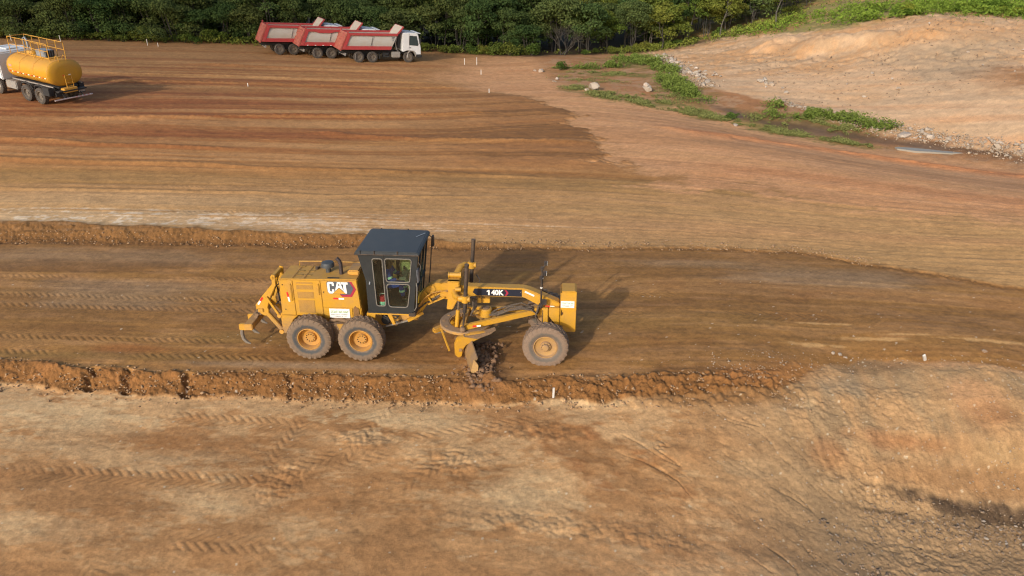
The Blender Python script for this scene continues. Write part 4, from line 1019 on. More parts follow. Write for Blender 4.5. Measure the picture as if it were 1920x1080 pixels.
    for a in (150, 185, 215): ring.cyl((3.68 + .65 * math.cos(rad(a)), -.03 + .65 * math.sin(rad(a)), .86), (3.68 + .65 * math.cos(rad(a)), -.03 + .65 * math.sin(rad(a)), .875), .05, n=10)
    ring.build('circle', paint('muddy_yellow', (.50, .26, .05), .7, .75, dcol=(.24, .16, .10)), G, .0)
    bl_a = rad(106)                     # direction of the blade, near end to far end
    ux, uy = math.cos(bl_a), math.sin(bl_a)
    def bp(s_, d, z): return (3.56 + ux * s_ + uy * d, 0 + uy * s_ - ux * d, z)     # s along (towards the far side), d ahead
    # circle arms holding the blade
    for s0, nm in ((-.86, 'blade_arm'), (.72, 'blade_arm')):
        arm = B(); th = .07
        poly = [(.62, .86), (.10, .86), (-.28, .74), (-.36, .55), (-.36, .20), (-.26, .10), (-.16, .14), (-.12, .36), (-.02, .50), (.22, .60), (.50, .72), (.78, .86)]
        vs = [bp(s0 - th, d, z) for d, z in poly] + [bp(s0 + th, d, z) for d, z in poly]; n = len(poly)
        arm.add(vs, [tuple(range(n)), tuple(range(2 * n - 1, n - 1, -1))] + [(i, i + n, (i + 1) % n + n, (i + 1) % n) for i in range(n)])
        arm.build(nm, M_yel2, G, .02)
    gd = B(); poly = [(-.1, .80), (.5, .84), (.86, .92), (.70, .80), (.3, .68)]
    for s0 in (-.95,):
        vs = [bp(s0 - .02, d, z) for d, z in poly] + [bp(s0 + .16, d, z + .02) for d, z in poly]; n = len(poly)
        gd.add(vs, [tuple(range(n)), tuple(range(2 * n - 1, n - 1, -1))] + [(i, i + n, (i + 1) % n + n, (i + 1) % n) for i in range(n)])
    gd.build('arm_guard', M_mud, G, .01)
    mb = B(); pr = []
    for k in range(9):
        t = k / 8; z = .02 + .60 * t; d = -.10 * math.sin(math.pi * (t * .9 + .05)) + .17 * t
        pr.append((d, z))
    pr2 = [(d - .03, z) for d, z in reversed(pr)]
    P = pr + pr2; n = len(P); s_a, s_b = -1.93, 1.70
    vs = [bp(s_a, d, z) for d, z in P] + [bp(s_b, d, z) for d, z in P]
    mb.add(vs, [tuple(range(n)), tuple(range(2 * n - 1, n - 1, -1))] + [(i, i + n, (i + 1) % n + n, (i + 1) % n) for i in range(n)])
    g_ = paint('blade_worn_paint', (.30, .17, .05), .6, .6, dcol=(.22, .14, .085))
    bl = mb.build('moldboard', g_, G, 0, 50)
    B().bar(bp(-1.96, .02, .03), bp(1.72, .02, .03), .03, .13).build('cutting_edge', M_steel, bl)
    e_ = B(); poly = [(-.06, -.02), (.06, -.02), (.14, .14), (.16, .40), (.04, .60), (-.04, .30)]
    vs = [bp(-1.96, d, z) for d, z in poly] + [bp(-1.925, d, z) for d, z in poly]; n = len(poly)
    e_.add(vs, [tuple(range(n)), tuple(range(2 * n - 1, n - 1, -1))] + [(i, i + n, (i + 1) % n + n, (i + 1) % n) for i in range(n)])
    e_.build('end_bit', paint('end_bit_paint', (.55, .33, .12), .5, .5), bl, .01)
    B().bar(bp(-.2, -.22, .38), bp(-.95, -.20, .36), .10, .10).build('tip_cylinder', M_yel, G, .01)
    B().bar((2.72, -.22, .56), (3.15, .12, .62), .20, .15).build('side_shift_cylinder', M_yel2, G, .03)
    B().cyl((2.78, -.24, .50), (3.20, -.10, .52), .022).build('shift_rod', M_chrome, G)
    B().bar((3.00, -.50, .80), (3.28, -.82, .24), .05, .04).build('tie_bar', M_yel2, G, .006)
    # hoses from beam to drawbar
    hz = B(); rnd = random.Random(3)
    for k in range(7):
        o1 = rnd.uniform(-.05, .05); o2 = rnd.uniform(-.06, .06)
        hz.tube([(4.40, -.16 + .03 * k, 1.12 + o2), (4.65, -.22 + .05 * k, 1.20 + o1), (5.0, -.28 + .06 * k, 1.36 + o2), (5.35, -.26 + .05 * k, 1.44 + o1), (5.65, -.22 + .04 * k, 1.36 + o2), (5.82, -.20 + .04 * k, 1.22), (5.90, -.2 + .04 * k, 1.45)], .019, 6)
    for k in range(4): hz.tube([(5.86, -.22 - .03 * k, 1.55), (5.78, -.26 - .03 * k, 1.25), (5.82, -.28, .98), (5.95, -.30, .90 - .03 * k)], .018, 6)
    for k in range(4): hz.tube([(3.9 + .05 * k, -.2, 1.72), (3.95 + .03 * k, -.30, 1.45), (3.85, -.25, 1.15), (4.05, -.15, 1.12)], .016, 6)
    hz.build('hydraulic_hose', M_hose, G)
    # front axle --------------------------------------------------------------------------------
    B().prism([(5.95, 1.50), (6.14, 1.50), (6.14, .92), (5.98, .92)], -.34, -.20).build('axle_post', M_yel2, G, .015); B().prism([(5.95, 1.50), (6.14, 1.50), (6.14, .92), (5.98, .92)], .20, .34).build('axle_post', M_yel2, G, .015)
    B().prism([(6.16, 1.50), (6.47, 1.50), (6.47, .95), (6.34, .98), (6.16, 1.22)], -.30, -.16).build('push_block_bracket', M_yel2, G, .012); B().prism([(6.16, 1.50), (6.47, 1.50), (6.47, .95), (6.34, .98), (6.16, 1.22)], .16, .30).build('push_block_bracket', M_yel2, G, .012)
    B().box((6.08, 0, .74), (.26, 1.5, .22)).box((6.08, 0, 1.0), (.24, .3, .4)).build('front_axle', M_yeld, G, .03)
    B().cyl((6.30, -.7, .78), (6.30, .7, .78), .035).cyl((6.3, -.5, .78), (6.3, -.05, .78), .06).build('steering_cylinder', M_blk, G)
    for sg in (-1, 1): B().box((6.10, sg * .80, .72), (.2, .22, .36)).build('steering_knuckle', M_mud, G, .02)
    B().box((5.98, -.345, 1.2), (.02, .01, .5)).build('post_seam', M_dark, G)
    pb = B().sheet([(6.48, .93), (6.50, 1.98), (6.54, 2.02), (6.93, 2.02), (6.93, .74), (6.86, .72), (6.78, .84), (6.60, .92)],
                   [[(6.505, 1.26), (6.505, 1.44), (6.535, 1.44), (6.535, 1.36), (6.575, 1.36), (6.575, 1.28), (6.535, 1.28), (6.535, 1.24)]], -.29, -.27)
    pb.prism([(6.48, .93), (6.50, 1.98), (6.54, 2.02), (6.93, 2.02), (6.93, .74), (6.78, .84), (6.60, .92)], .27, .29)
    pb.box((6.935, 0, 1.38), (.03, .60, 1.30)).box((6.72, 0, 2.025), (.40, .58, .03)).box((6.50, 0, 1.46), (.03, .56, 1.05)).build('push_block', M_yel2, G, .01)
    B().box((6.72, -.1, 1.4), (.38, .3, .9)).build('push_block_core', flat('painted_shade_core', (.10, .05, .02), .9), G)  # dark filler box; the shade inside the hollow block is put into its colour
    B().prism([(6.56, .92), (6.60, .70), (6.92, .70), (6.92, .74), (6.78, .84), (6.60, .92)], -.24, .24).build('push_block_foot', M_yeld, G)
    sign_board(G, 6.50, 1.52, 6.89, 1.73, -.297, False)
    # light mast on the front frame
    for sg in (-1, 1):
        ms = B().cyl((5.93, sg * .33, 1.50), (5.93, sg * .33, 2.44), .028).bar((5.93, sg * .16, 1.62), (5.93, sg * .36, 1.62), .06, .04).tube([(5.93, sg * .33, 2.44), (5.98, sg * .34, 2.52), (6.0, sg * .36, 2.60)], .02, 8).build('light_post', M_blk, G)
        B().box((6.02, sg * .36, 2.62), (.09, .16, .12)).box((5.92, sg * .34, 2.46), (.09, .12, .12)).build('headlight', M_blk, ms, .02)
        B().box((6.07, sg * .36, 2.62), (.006, .13, .09)).build('lamp_glass', M_white, ms)
        B().box((6.02, sg * .34, 1.70), (.14, .08, .16)).box((5.92, sg * .31, 1.58), (.12, .08, .10)).build('junction_box', M_blk, ms, .01)
        B().cyl((5.93, sg * .33, 2.14), (5.93, sg * .33, 2.17), .036, n=10).build('post_band', M_white, ms)
    # wheels
    w0 = make_wheel(G, -.76, -1.02, -1)
    make_wheel(G, .76, -1.02, -1, proto=w0)
    make_wheel(G, -.76, 1.02, 1, proto=w0); make_wheel(G, .76, 1.02, 1, proto=w0)
    w1 = make_wheel(G, 6.10, -1.02, -1, R=.675, w=.40, muddy=True)
    make_wheel(G, 6.10, 1.02, 1, R=.675, w=.40, proto=w1)
    return G
grader = build_grader()
driver = operator(None)
driver.location = grader.location; driver.rotation_euler = grader.rotation_euler
# red and mint jug on the cab floor
_gm = Matrix.Translation(grader.location) @ Matrix.Rotation(rad(-4), 4, 'Z')
jug = thing('water_jug', 'red and mint insulated water jug standing low behind the rear cab window', 'jug', _gm @ Vector((1.36, -.60, 1.506)), (0, 0, rad(-4)))
MB().lathe([(0, 0), (.10, 0), (.105, .02), (.105, .22), (0, .22)], (0, 0, 0), 'z', 20).build('jug_body', flat('mint_plastic', (.45, .85, .72), .4), jug)
MB().lathe([(0, .221), (.108, .221), (.108, .26), (.09, .36), (.05, .38), (0, .38)], (0, 0, 0), 'z', 20).build('jug_lid', flat('red_plastic', (.55, .02, .04), .4), jug)
MB().tube([(-.09, 0, .34), (-.07, 0, .44), (.07, 0, .44), (.09, 0, .34)], .012, 8).build('jug_handle', flat('white_plastic', (.7, .7, .7), .5), jug)
# ------------------------------------------------------------------ trucks
M_tred = paint('truck_red', (.40, .035, .040), .55, .16, dcol=(.34, .17, .11))
M_tgate = paint('faded_red_tailgate', (.36, .07, .05), .7, .35, dcol=(.42, .20, .13), scale=1.5)
M_tpanel = paint('dusty_white_panel', (.46, .44, .40), .6, .30, dcol=(.38, .29, .20), scale=1.2)
M_tin = paint('dusty_bin_lining', (.50, .45, .38), .8, .35, dcol=(.40, .29, .20))
M_twhite = paint('white_truck_paint', (.68, .69, .70), .35, .10, dcol=(.45, .38, .30))
M_tblack = flat('truck_chassis', (.022, .021, .021), .7, var=.3)
M_ttank = paint('grey_tank', (.36, .35, .33), .4, .3, .3)
M_tglass = flat('truck_window_glass', (.03, .05, .055), .08, var=.1)
M_ttyre = tyre_mat('truck_tyre', (.075, .060, .048), (.085, .068, .054), (.05, .045, .04))
M_trim_ = flat('dusty_steel_rim', (.17, .14, .11), .6, .2)
M_pipe = flat('grey_pipe', (.26, .28, .30), .5, .3)

def truck_wheel(parent, x, y, side, proto=None, dual=True, R=.53):
    if proto is None:
        b = tyre_mesh(R, .30, .30, 18); o = b.build('wheel', M_ttyre, parent, smooth=30)
        d = .13 if dual else .03
        rm = MB().lathe([(.31, -.125), (.29, -.13), (.27, -.12 + d * .5), (.255, -.14 + d), (.10, -.15 + d), (.09, -.20 + d), (0, -.20 + d), (0, .1), (.3, .1)], (0, 0, 0), 'y', 24)
        rm.build('rim', M_trim_, o)
    else:
        o = proto.copy(); C.objects.link(o); o.parent = parent
        for ch in proto.children: c2 = ch.copy(); C.objects.link(c2); c2.parent = o
    o.location = (x, y, R); o.rotation_euler = (0, 0, math.pi if side > 0 else 0)
    return o

def truck_cab(T, x0, white=M_twhite):
    """forward-control cab; x0 = back of the cab"""
    L = 1.92; h0, h1 = .78, 2.86
    prof = [(x0, 1.05), (x0, h1 - .12), (x0 + .12, h1 - .02), (x0 + .9, h1), (x0 + L - .42, h1 - .06), (x0 + L - .30, h1 - .18), (x0 + L - .08, 1.75), (x0 + L, 1.45), (x0 + L + .02, h0), (x0 + L - .38, h0), (x0 + L - .50, 1.12)]
    # wheel arch is cut by stopping the shell above the wheel
    prof = prof[:9] + [(x0 + 1.42, h0 - .02), (x0 + 1.32, 1.10), (x0 + .55, 1.18), (x0 + .12, 1.05)]
    shell = MB().prism(prof, -1.20, 1.20).build('cab', white, T, .05)
    for sg in (-1, 1):
        w = [(x0 + .72, 1.72), (x0 + .72, 2.50), (x0 + .80, 2.56), (x0 + 1.42, 2.52), (x0 + 1.62, 1.80), (x0 + 1.55, 1.66)]
        MB().prism(w, sg * 1.203, sg * 1.213).build('cab_window', M_tglass, shell)
        MB().sheet([(p[0] + (.03 if p[0] > x0 + 1 else -.03), p[1] + (.03 if p[1] > 2 else -.03)) for p in w], [w], sg * 1.200, sg * 1.216).build('window_frame', M_tblack, shell)
        MB().box((x0 + .66, sg * 1.212, 1.95), (.012, .02, 1.7)).build('door_gap', M_ttank, shell)
        MB().box((x0 + .80, sg * 1.215, 1.45), (.16, .03, .06)).build('door_handle', M_tblack, shell)
        MB().box((x0 + 1.78, sg * 1.30, 2.10), (.10, .22, .46)).bar((x0 + 1.6, sg * 1.2, 2.4), (x0 + 1.78, sg * 1.30, 2.3), .03, .03).build('wing_mirror', M_tblack, shell)
        MB().tube([(x0 + 1.40, sg * 1.13, .62), (x0 + 1.33, sg * 1.13, .95), (x0 + 1.10, sg * 1.13, 1.14), (x0 + .80, sg * 1.13, 1.14), (x0 + .58, sg * 1.13, .95), (x0 + .52, sg * 1.13, .5)], .07, 8).build('mudguard', M_ttank, T)
        MB().box((x0 + L + .03, sg * .85, .95), (.05, .4, .2)).build('headlight', M_white, shell)
    MB().prism([(x0 + L - .42, .50), (x0 + L + .10, .50), (x0 + L + .12, .74), (x0 + L, .82), (x0 + L - .45, .80)], -1.22, 1.22).build('front_bumper', M_tblack, T, .03)
    MB().add([(x0 + L - .285, -1.05, 2.62), (x0 + L - .285, 1.05, 2.62), (x0 + L - .065, 1.08, 1.76), (x0 + L - .065, -1.08, 1.76)], [(0, 1, 2, 3)]).build('windscreen', M_tglass, shell)
    MB().bar((x0 + L - .18, -1.1, h1 - .06), (x0 + L - .18, 1.1, h1 - .06), .30, .05).build('sun_visor', white, shell, .01)
    MB().box((x0 + .55, 0, h1 + .03), (.7, .8, .06)).build('roof_hatch', white, shell, .02)
    return shell

def build_tipper(label, loc, rot, variant=0):
    T = thing('dump_truck', label, 'dump truck', loc, rot, 'red tipper trucks parked in front of the forest')
    # chassis
    for y in (-.42, .42): MB().box((1.35, y, .92), (7.3, .10, .26)).build('chassis_rail', M_tblack, T)
    MB().box((0, 0, .62), (1.9, .8, .4)).cyl((-.68, -.95, .53), (-.68, .95, .53), .09, n=10).cyl((.68, -.95, .53), (.68, .95, .53), .09, n=10).build('rear_axles', M_tblack, T)['kind'] = 'stuff'
    MB().cyl((4.36, -.95, .53), (4.36, .95, .53), .08, n=10).build('front_axle', M_tblack, T)
    # tub: flared, rear edge raked
    zb, zt = 1.26, 2.76
    rb, rt, fb, ft = -2.35, -1.72, 2.50, 3.28
    y1 = 1.24
    for sg in (-1, 1):
        # barrel-shaped side panel
        pn = MB(); N = 8; vs = []
        for k in range(N + 1):
            t = k / N; z = zb + .16 + (zt - zb - .34) * t; y = sg * (y1 - .16 + .13 * math.sin(math.pi * (t * .9 + .08)))
            xr = rb + (rt - rb) * (t * .8 + .1); xf_ = fb + (ft - fb) * (t * .8 + .1)
            vs += [(xr, y, z), (xf_, y, z), (xr, y - sg * .05, z), (xf_, y - sg * .05, z)]
        fs = []
        for k in range(N):
            a = k * 4; b = a + 4
            fs += [(a, a + 1, b + 1, b), (a + 2, b + 2, b + 3, a + 3), (a, b, b + 2, a + 2), (a + 1, a + 3, b + 3, b + 1)]
        fs += [(0, 2, 3, 1), (N * 4, N * 4 + 1, N * 4 + 3, N * 4 + 2)]
        pn.add(vs, fs).build('side_panel', M_tpanel, T, smooth=50)
        if variant == 1:
            r = MB().prism([(rt - .02, zt), (ft, zt), (ft - .1, zt - .22), (ft - 2.2, zt - .22), (ft - 2.6, zt - .34), (rt + 1.2, zt - .34), (rt + .8, zt - .22), (rt - .10, zt - .22)], sg * (y1 - .14), sg * (y1 + .04)); r.build('top_rail', M_tred, T, .015)
        else:
            MB().prism([(rt - .02, zt), (ft, zt), (ft - .08, zt - .22), (rt - .10, zt - .22)], sg * (y1 - .14), sg * (y1 + .04)).build('top_rail', M_tred, T, .015)
        MB().prism([(rb, zb - .03), (fb, zb - .03), (fb + .12, zb + .30), (rb + .12, zb + .30)], sg * (y1 - .16), sg * (y1 + .03)).build('bottom_rail', M_tred, T, .015)
        MB().prism([(rb, zb), (rb + .34, zb), (rt + .34, zt), (rt, zt)], sg * (y1 - .15), sg * (y1 + .05)).build('rear_post', M_tred, T, .015)
        MB().bar((.50, sg * (y1 + .005), zb + .34), (.72, sg * (y1 + .005), zt - .24), .03, .03).build('panel_seam', M_tblack, T)
        if variant == 1:
            for k in range(5): MB().box((rb + .7 + k * .75, sg * (y1 + .035), zb + .02), (.14, .01, .05)).build('side_marker', M_white, T)
        for k, (xx, zz) in enumerate(((2.75, 2.40), (2.72, 2.28), (2.74, 2.10))):
            MB().box((xx, sg * (y1 + .005), zz), (.30 - .07 * k, .015, .05)).build('stencil_mark', M_dgrey, T)
        MB().box((-1.05, sg * 1.03, .58), (.03, .40, .55)).build('mudflap', M_ttank, T)
        MB().box((1.36, sg * 1.03, .62), (.03, .36, .5)).build('mudflap', M_tblack, T)
    MB().prism([(rb, zb), (fb, zb), (fb + .06, zb + .08), (rb + .05, zb + .08)], -1.1, 1.1).build('tub_floor', M_tin, T)
    MB().prism([(fb, zb), (fb + .08, zb), (ft + .04, zt), (ft - .04, zt)], -1.1, 1.1).build('headboard', M_tin, T)
    # raised headboard wing with the canopy over the cab
    hb = MB().prism([(ft - .04, zt), (ft + .04, zt), (ft + .52, zt + .62), (ft + .44, zt + .64)], -1.12, 1.12).build('headboard_wing', M_tin, T)
    MB().prism([(ft + .04, zt - .02), (ft + .10, zt - .02), (ft + .58, zt + .60), (ft + .52, zt + .62)], -1.18, 1.18).build('canopy_back', M_tred, T)
    MB().bar((ft + .30, -1.15, zt + .66) if False else (ft + .52, -1.16, zt + .62), (ft + .52, 1.16, zt + .62), .10, .07).build('canopy_lip', M_tred, T)
    for sg in (-1, 1): MB().prism([(ft - .12, zt), (ft + .10, zt), (ft + .58, zt + .60), (ft + .46, zt + .64)], sg * 1.12, sg * 1.19).build('canopy_cheek', M_tred, T)
    # load inside seen over the rim
    MB().prism([(rt + .2, zt - .7), (rt + 1.2, zt - .5), (ft - .9, zt - .55), (ft - .2, zt - .7)], -1.02, 1.02).build('load', M_mud if variant == 2 else M_tin, T)
    # tailgate with ribs
    def tg(t): return rb - .07 + (rt - rb) * t
    MB().prism([(tg(-.1) - .02, zb - .12), (tg(-.1) + .05, zb - .12), (tg(1) + .05, zt), (tg(1) - .02, zt)], -1.26, 1.26).build('tailgate', M_tgate, T, .01)
    for k in range(6):
        t = (k + .3) / 6; MB().bar((tg(t) - .05, -1.25, zb - .12 + (zt - zb + .1) * t), (tg(t) - .05, 1.25, zb - .12 + (zt - zb + .1) * t), .06, .06).build('tailgate_rib', M_tgate, T)
    for sg in (-1, 1): MB().bar((tg(-.1) - .05, sg * 1.22, zb - .12), (tg(1) - .05, sg * 1.22, zt), .07, .07, (1, 0, 0)).build('tailgate_post', M_tgate, T)
    for sg in (-1, 1): MB().box((rt - .02, sg * 1.2, zt + .10), (.14, .12, .22)).build('gate_hinge', M_tred, T)
    MB().box((-2.0, 0, .72), (.10, 2.2, .14)).box((-1.95, -.9, .82), (.06, .4, .12)).build('rear_bar', M_ttank, T)
    # things between wheels and cab
    MB().box((3.08, -.92, .76), (.86, .50, .54)).build('fuel_tank', M_ttank, T, .06)
    MB().box((3.05, .92, .76), (.8, .5, .5)).build('air_tank_box', M_tblack, T, .04)
    MB().box((2.10, -.85, .72), (.62, .40, .42)).cyl((1.95, -1.06, .78), (2.25, -1.06, .78), .10, n=12).build('battery_box', M_tblack, T, .02)
    MB().box((3.42, -.55, 2.0), (.22, .5, 1.25)).box((3.40, .4, 1.8), (.2, .6, .9)).build('air_intake', M_tblack, T, .03)
    MB().tube([(3.30, -1.0, 1.15), (3.15, -1.0, 1.25), (3.05, -1.0, 1.9), (3.20, -1.0, 2.35)], .035, 8).build('grab_hoop', M_ttank, T)
    truck_cab(T, 3.72)
    w = truck_wheel(T, -.68, -1.03, -1)
    for (x, y, s_) in ((.68, -1.03, -1), (-.68, 1.03, 1), (.68, 1.03, 1)): truck_wheel(T, x, y, s_, w)
    w2 = truck_wheel(T, 4.36, -1.03, -1, dual=False); truck_wheel(T, 4.36, 1.03, 1, w2)
    return T

def ground_pose(x, y, yaw, L):
    """stand a vehicle on the slope: pitch from the ground under both ends"""
    za = gz(x - math.cos(yaw) * .3, y - math.sin(yaw) * .3); zb_ = gz(x + math.cos(yaw) * L, y + math.sin(yaw) * L)
    zr = gz(x + math.sin(yaw) * -1, y + math.cos(yaw) * 1); zl = gz(x + math.sin(yaw), y - math.cos(yaw))
    pitch = -math.atan2(zb_ - za, L + .3); roll = math.atan2(zr - zl, 2.0)
    return (x, y, gz(x, y) - .015), (roll, pitch, yaw)

def place_tipper(nx, ny, yawd, label, variant):
    yaw = rad(yawd); x = nx - math.sin(yaw) * 1.1; y = ny + math.cos(yaw) * 1.1
    loc, rot = ground_pose(x, y, yaw, 4.3)
    return build_tipper(label, loc, rot, variant)
place_tipper(-14.27, 74.01, 27, 'nearest red tipper truck, right end of the row, its white cab fully visible', 0)
place_tipper(-18.38, 74.6, 27, 'middle red tipper truck with sagging top rail and small white side markers', 1)
place_tipper(-22.25, 75.3, 27, 'farthest red tipper truck, left end of the row, with stencilled marks on its panel', 2)

# ------------------------------------------------------------------ water truck
def build_water_truck():
    yaw = rad(180 - 27)
    nx, ny = -31.0, 48.4           # contact of the near-side tandem
    x = nx + math.sin(yaw) * 1.03; y = ny - math.cos(yaw) * 1.03
    loc, rot = ground_pose(x, y, yaw, 3.6)
    W = thing('water_truck', 'yellow water tank truck with roof railings driving out of the left edge of the photo', 'tank truck', loc, rot)
    M_wy = paint('tank_yellow', (.58, .29, .012), .4, .26, dcol=(.42, .20, .07), scale=.9)
    M_wr = paint('rail_yellow', (.60, .30, .03), .5, .2)
    for yy in (-.4, .4): MB().box((1.5, yy, .92), (7.2, .10, .24)).build('chassis_rail', M_tblack, W)
    MB().box((0, 0, .62), (1.8, .8, .4)).build('bogie', M_tblack, W)
    a, b = 1.18, .80; zc = 2.03; x0, x1 = -1.95, 2.05
    tk = MB(); n = 40; secs = [(x0 - .16, .0), (x0 - .15, .55), (x0 - .09, .88), (x0, 1.0), (x0 + .03, 1.015), (x0 + .06, 1.0), (x1 - .06, 1.0), (x1, 1.0), (x1 + .09, .88), (x1 + .15, .55), (x1 + .16, 0)]
    vs = []
    for (xx, k) in secs:
        for i in range(n):
            t = 2 * math.pi * i / n; cx_ = math.copysign(abs(math.cos(t)) ** .85, math.cos(t)); sz_ = math.copysign(abs(math.sin(t)) ** .85, math.sin(t))
            vs.append((xx, a * k * cx_, zc + b * k * sz_))
    fs = [(i * n + j, i * n + (j + 1) % n, (i + 1) * n + (j + 1) % n, (i + 1) * n + j) for i in range(len(secs) - 1) for j in range(n)]
    tk.add(vs, fs); tank = tk.build('tank', M_wy, W, smooth=40)
    for xx in (x0 + .02, -.6, .75, x1 - .02):
        MB().tube([(xx, (a + .006) * math.copysign(abs(math.cos(t)) ** .85, math.cos(t)), zc + (b + .006) * math.copysign(abs(math.sin(t)) ** .85, math.sin(t))) for t in [2 * math.pi * i / 40 for i in range(40)]], .012, 5, close=True).build('weld_seam', M_wr, tank)
    for k in range(14):
        xx = x0 + .25 + k * .27
        for sg in (-1, 1):
            MB().box((xx, sg * (a + .004), zc - .22), (.13, .02, .05)).build('reflector', M_red if k % 2 else M_white, tank)
    for k in range(6):
        yy = -.95 + k * .38; MB().box((x0 - .15 + .10 * (abs(yy) / .95) ** 2.2, yy, zc - .12), (.03, .16, .055)).build('reflector', M_red if k % 2 else M_white, tank)
    for sg in (-1, 1): MB().box((x1 - .35, sg * (a - .02), zc + .05), (.3, .03, .32)).build('hazard_label', flat('pink_label', (.65, .28, .22), .6), tank)
    # walkway with railings
    wk = MB().box((.3, 0, zc + b + .02), (3.2, .80, .05)).build('walkway', M_wr, W)
    for yy in (-.55, .55):
        for zz in (.52, .98): MB().tube([(-1.55, yy, zc + b + zz * 1.0 - .02), (2.35, yy, zc + b + zz)], .022, 6).build('rail', M_wr, W)
        for k in range(6): MB().tube([(-1.55 + k * .78, yy, zc + b - .08), (-1.55 + k * .78, yy, zc + b + .98)], .022, 6).build('rail_post', M_wr, W)
    MB().tube([(-1.55, -.55, zc + b + .98), (-1.55, .55, zc + b + .98)], .02, 6).tube([(2.35, -.55, zc + b + .98), (2.35, .55, zc + b + .98)], .02, 6).build('rail_end', M_wr, W)['kind'] = 'stuff'
    MB().lathe([(0, .20), (.30, .18), (.34, .12), (.34, 0), (0, 0)], (.9, 0, zc + b + .04), 'z', 20).build('manhole', M_wy, W)
    MB().box((-.45, .05, zc + b + .25), (.95, .62, .42)).build('water_pump', M_pipe, W, .04)
    for k in range(4): MB().box((-.95, -.20 + k * .16, zc + b + .24), (.06, .07, .42)).build('pump_fin', M_tblack, W)
    MB().tube([(1.6, -.2, zc + b + .05), (1.6, -.2, zc + b + .75), (1.75, -.2, zc + b + .9), (1.95, -.2, zc + b + .8), (1.95, -.2, zc + b - .1)], .06, 10).build('filler_pipe', M_pipe, W)
    for yy in (-.25, .25): MB().tube([(-1.6, yy, zc + b), (-1.75, yy, zc + b + .25), (-1.95, yy, zc + b + .2), (-2.02, yy, zc + b - .2)], .02, 6).build('ladder_hoop', M_wr, W)
    for yy in (-.25, .20): MB().tube([(-2.16, yy, zc - .1), (-2.22, yy, 1.15)], .022, 6).build('ladder_side', M_wr, W)
    for k in range(4): MB().tube([(-2.17, -.25, zc - .15 - k * .22), (-2.17, .20, zc - .15 - k * .22)], .018, 6).build('ladder_rung', M_wr, W)
    MB().box((.05, 0, 1.16), (4.2, 1.3, .12)).build('tank_cradle', M_tblack, W)
    for sg in (-1, 1):
        MB().box((.05, sg * .98, 1.26), (4.1, .05, .07)).build('side_rail', M_ttank, W)
        MB().box((-1.50, sg * 1.05, .95), (.62, .36, .52)).build('tool_box', M_tblack, W, .02)
        for xx in (-.68, .68): MB().tube([(xx - .62, sg * 1.05, .85), (xx - .42, sg * 1.05, 1.13), (xx, sg * 1.05, 1.22), (xx + .42, sg * 1.05, 1.13), (xx + .62, sg * 1.05, .85)], [.03, .06, .07, .06, .03], 6).build('mudguard', M_tblack, W)
        MB().box((2.15, sg * .95, .85), (1.1, .42, .5)).build('side_tank', M_ttank, W, .05)
    MB().box((-2.2, .1, 1.02), (.42, .9, .28)).build('spray_box', M_wr, W, .02)
    MB().box((-2.25, 0, 1.0), (.35, 1.9, .08)).box((-2.12, -.75, .8), (.08, .5, .22)).box((-2.12, .75, .8), (.08, .5, .22)).build('rear_frame', M_tblack, W)['kind'] = 'stuff'
    MB().box((-2.22, -.72, .82), (.02, .44, .13)).build('licence_plate', M_ttank, W)
    MB().cyl((-2.45, -1.25, .55), (-2.45, 1.35, .55), .045, n=10).build('spray_bar', flat('pinkish_steel_bar', (.50, .38, .34), .5, .2), W)
    for k in range(8): MB().box((-2.47, -1.1 + k * .14, .555), (.02, .07, .092)).build('bar_stripe', M_red if k % 2 else M_white, W)
    MB().bar((-2.2, -.6, .8), (-2.42, -.6, .58), .05, .05).bar((-2.2, .6, .8), (-2.42, .6, .58), .05, .05).build('bar_bracket', M_tblack, W)['kind'] = 'stuff'
    truck_cab(W, 2.85)
    w = truck_wheel(W, -.68, -1.03, -1)
    for (x_, y_, s_) in ((.68, -1.03, -1), (-.68, 1.03, 1), (.68, 1.03, 1)): truck_wheel(W, x_, y_, s_, w)
    w2 = truck_wheel(W, 3.65, -1.03, -1, dual=False); truck_wheel(W, 3.65, 1.03, 1, w2)
    return W
build_water_truck()
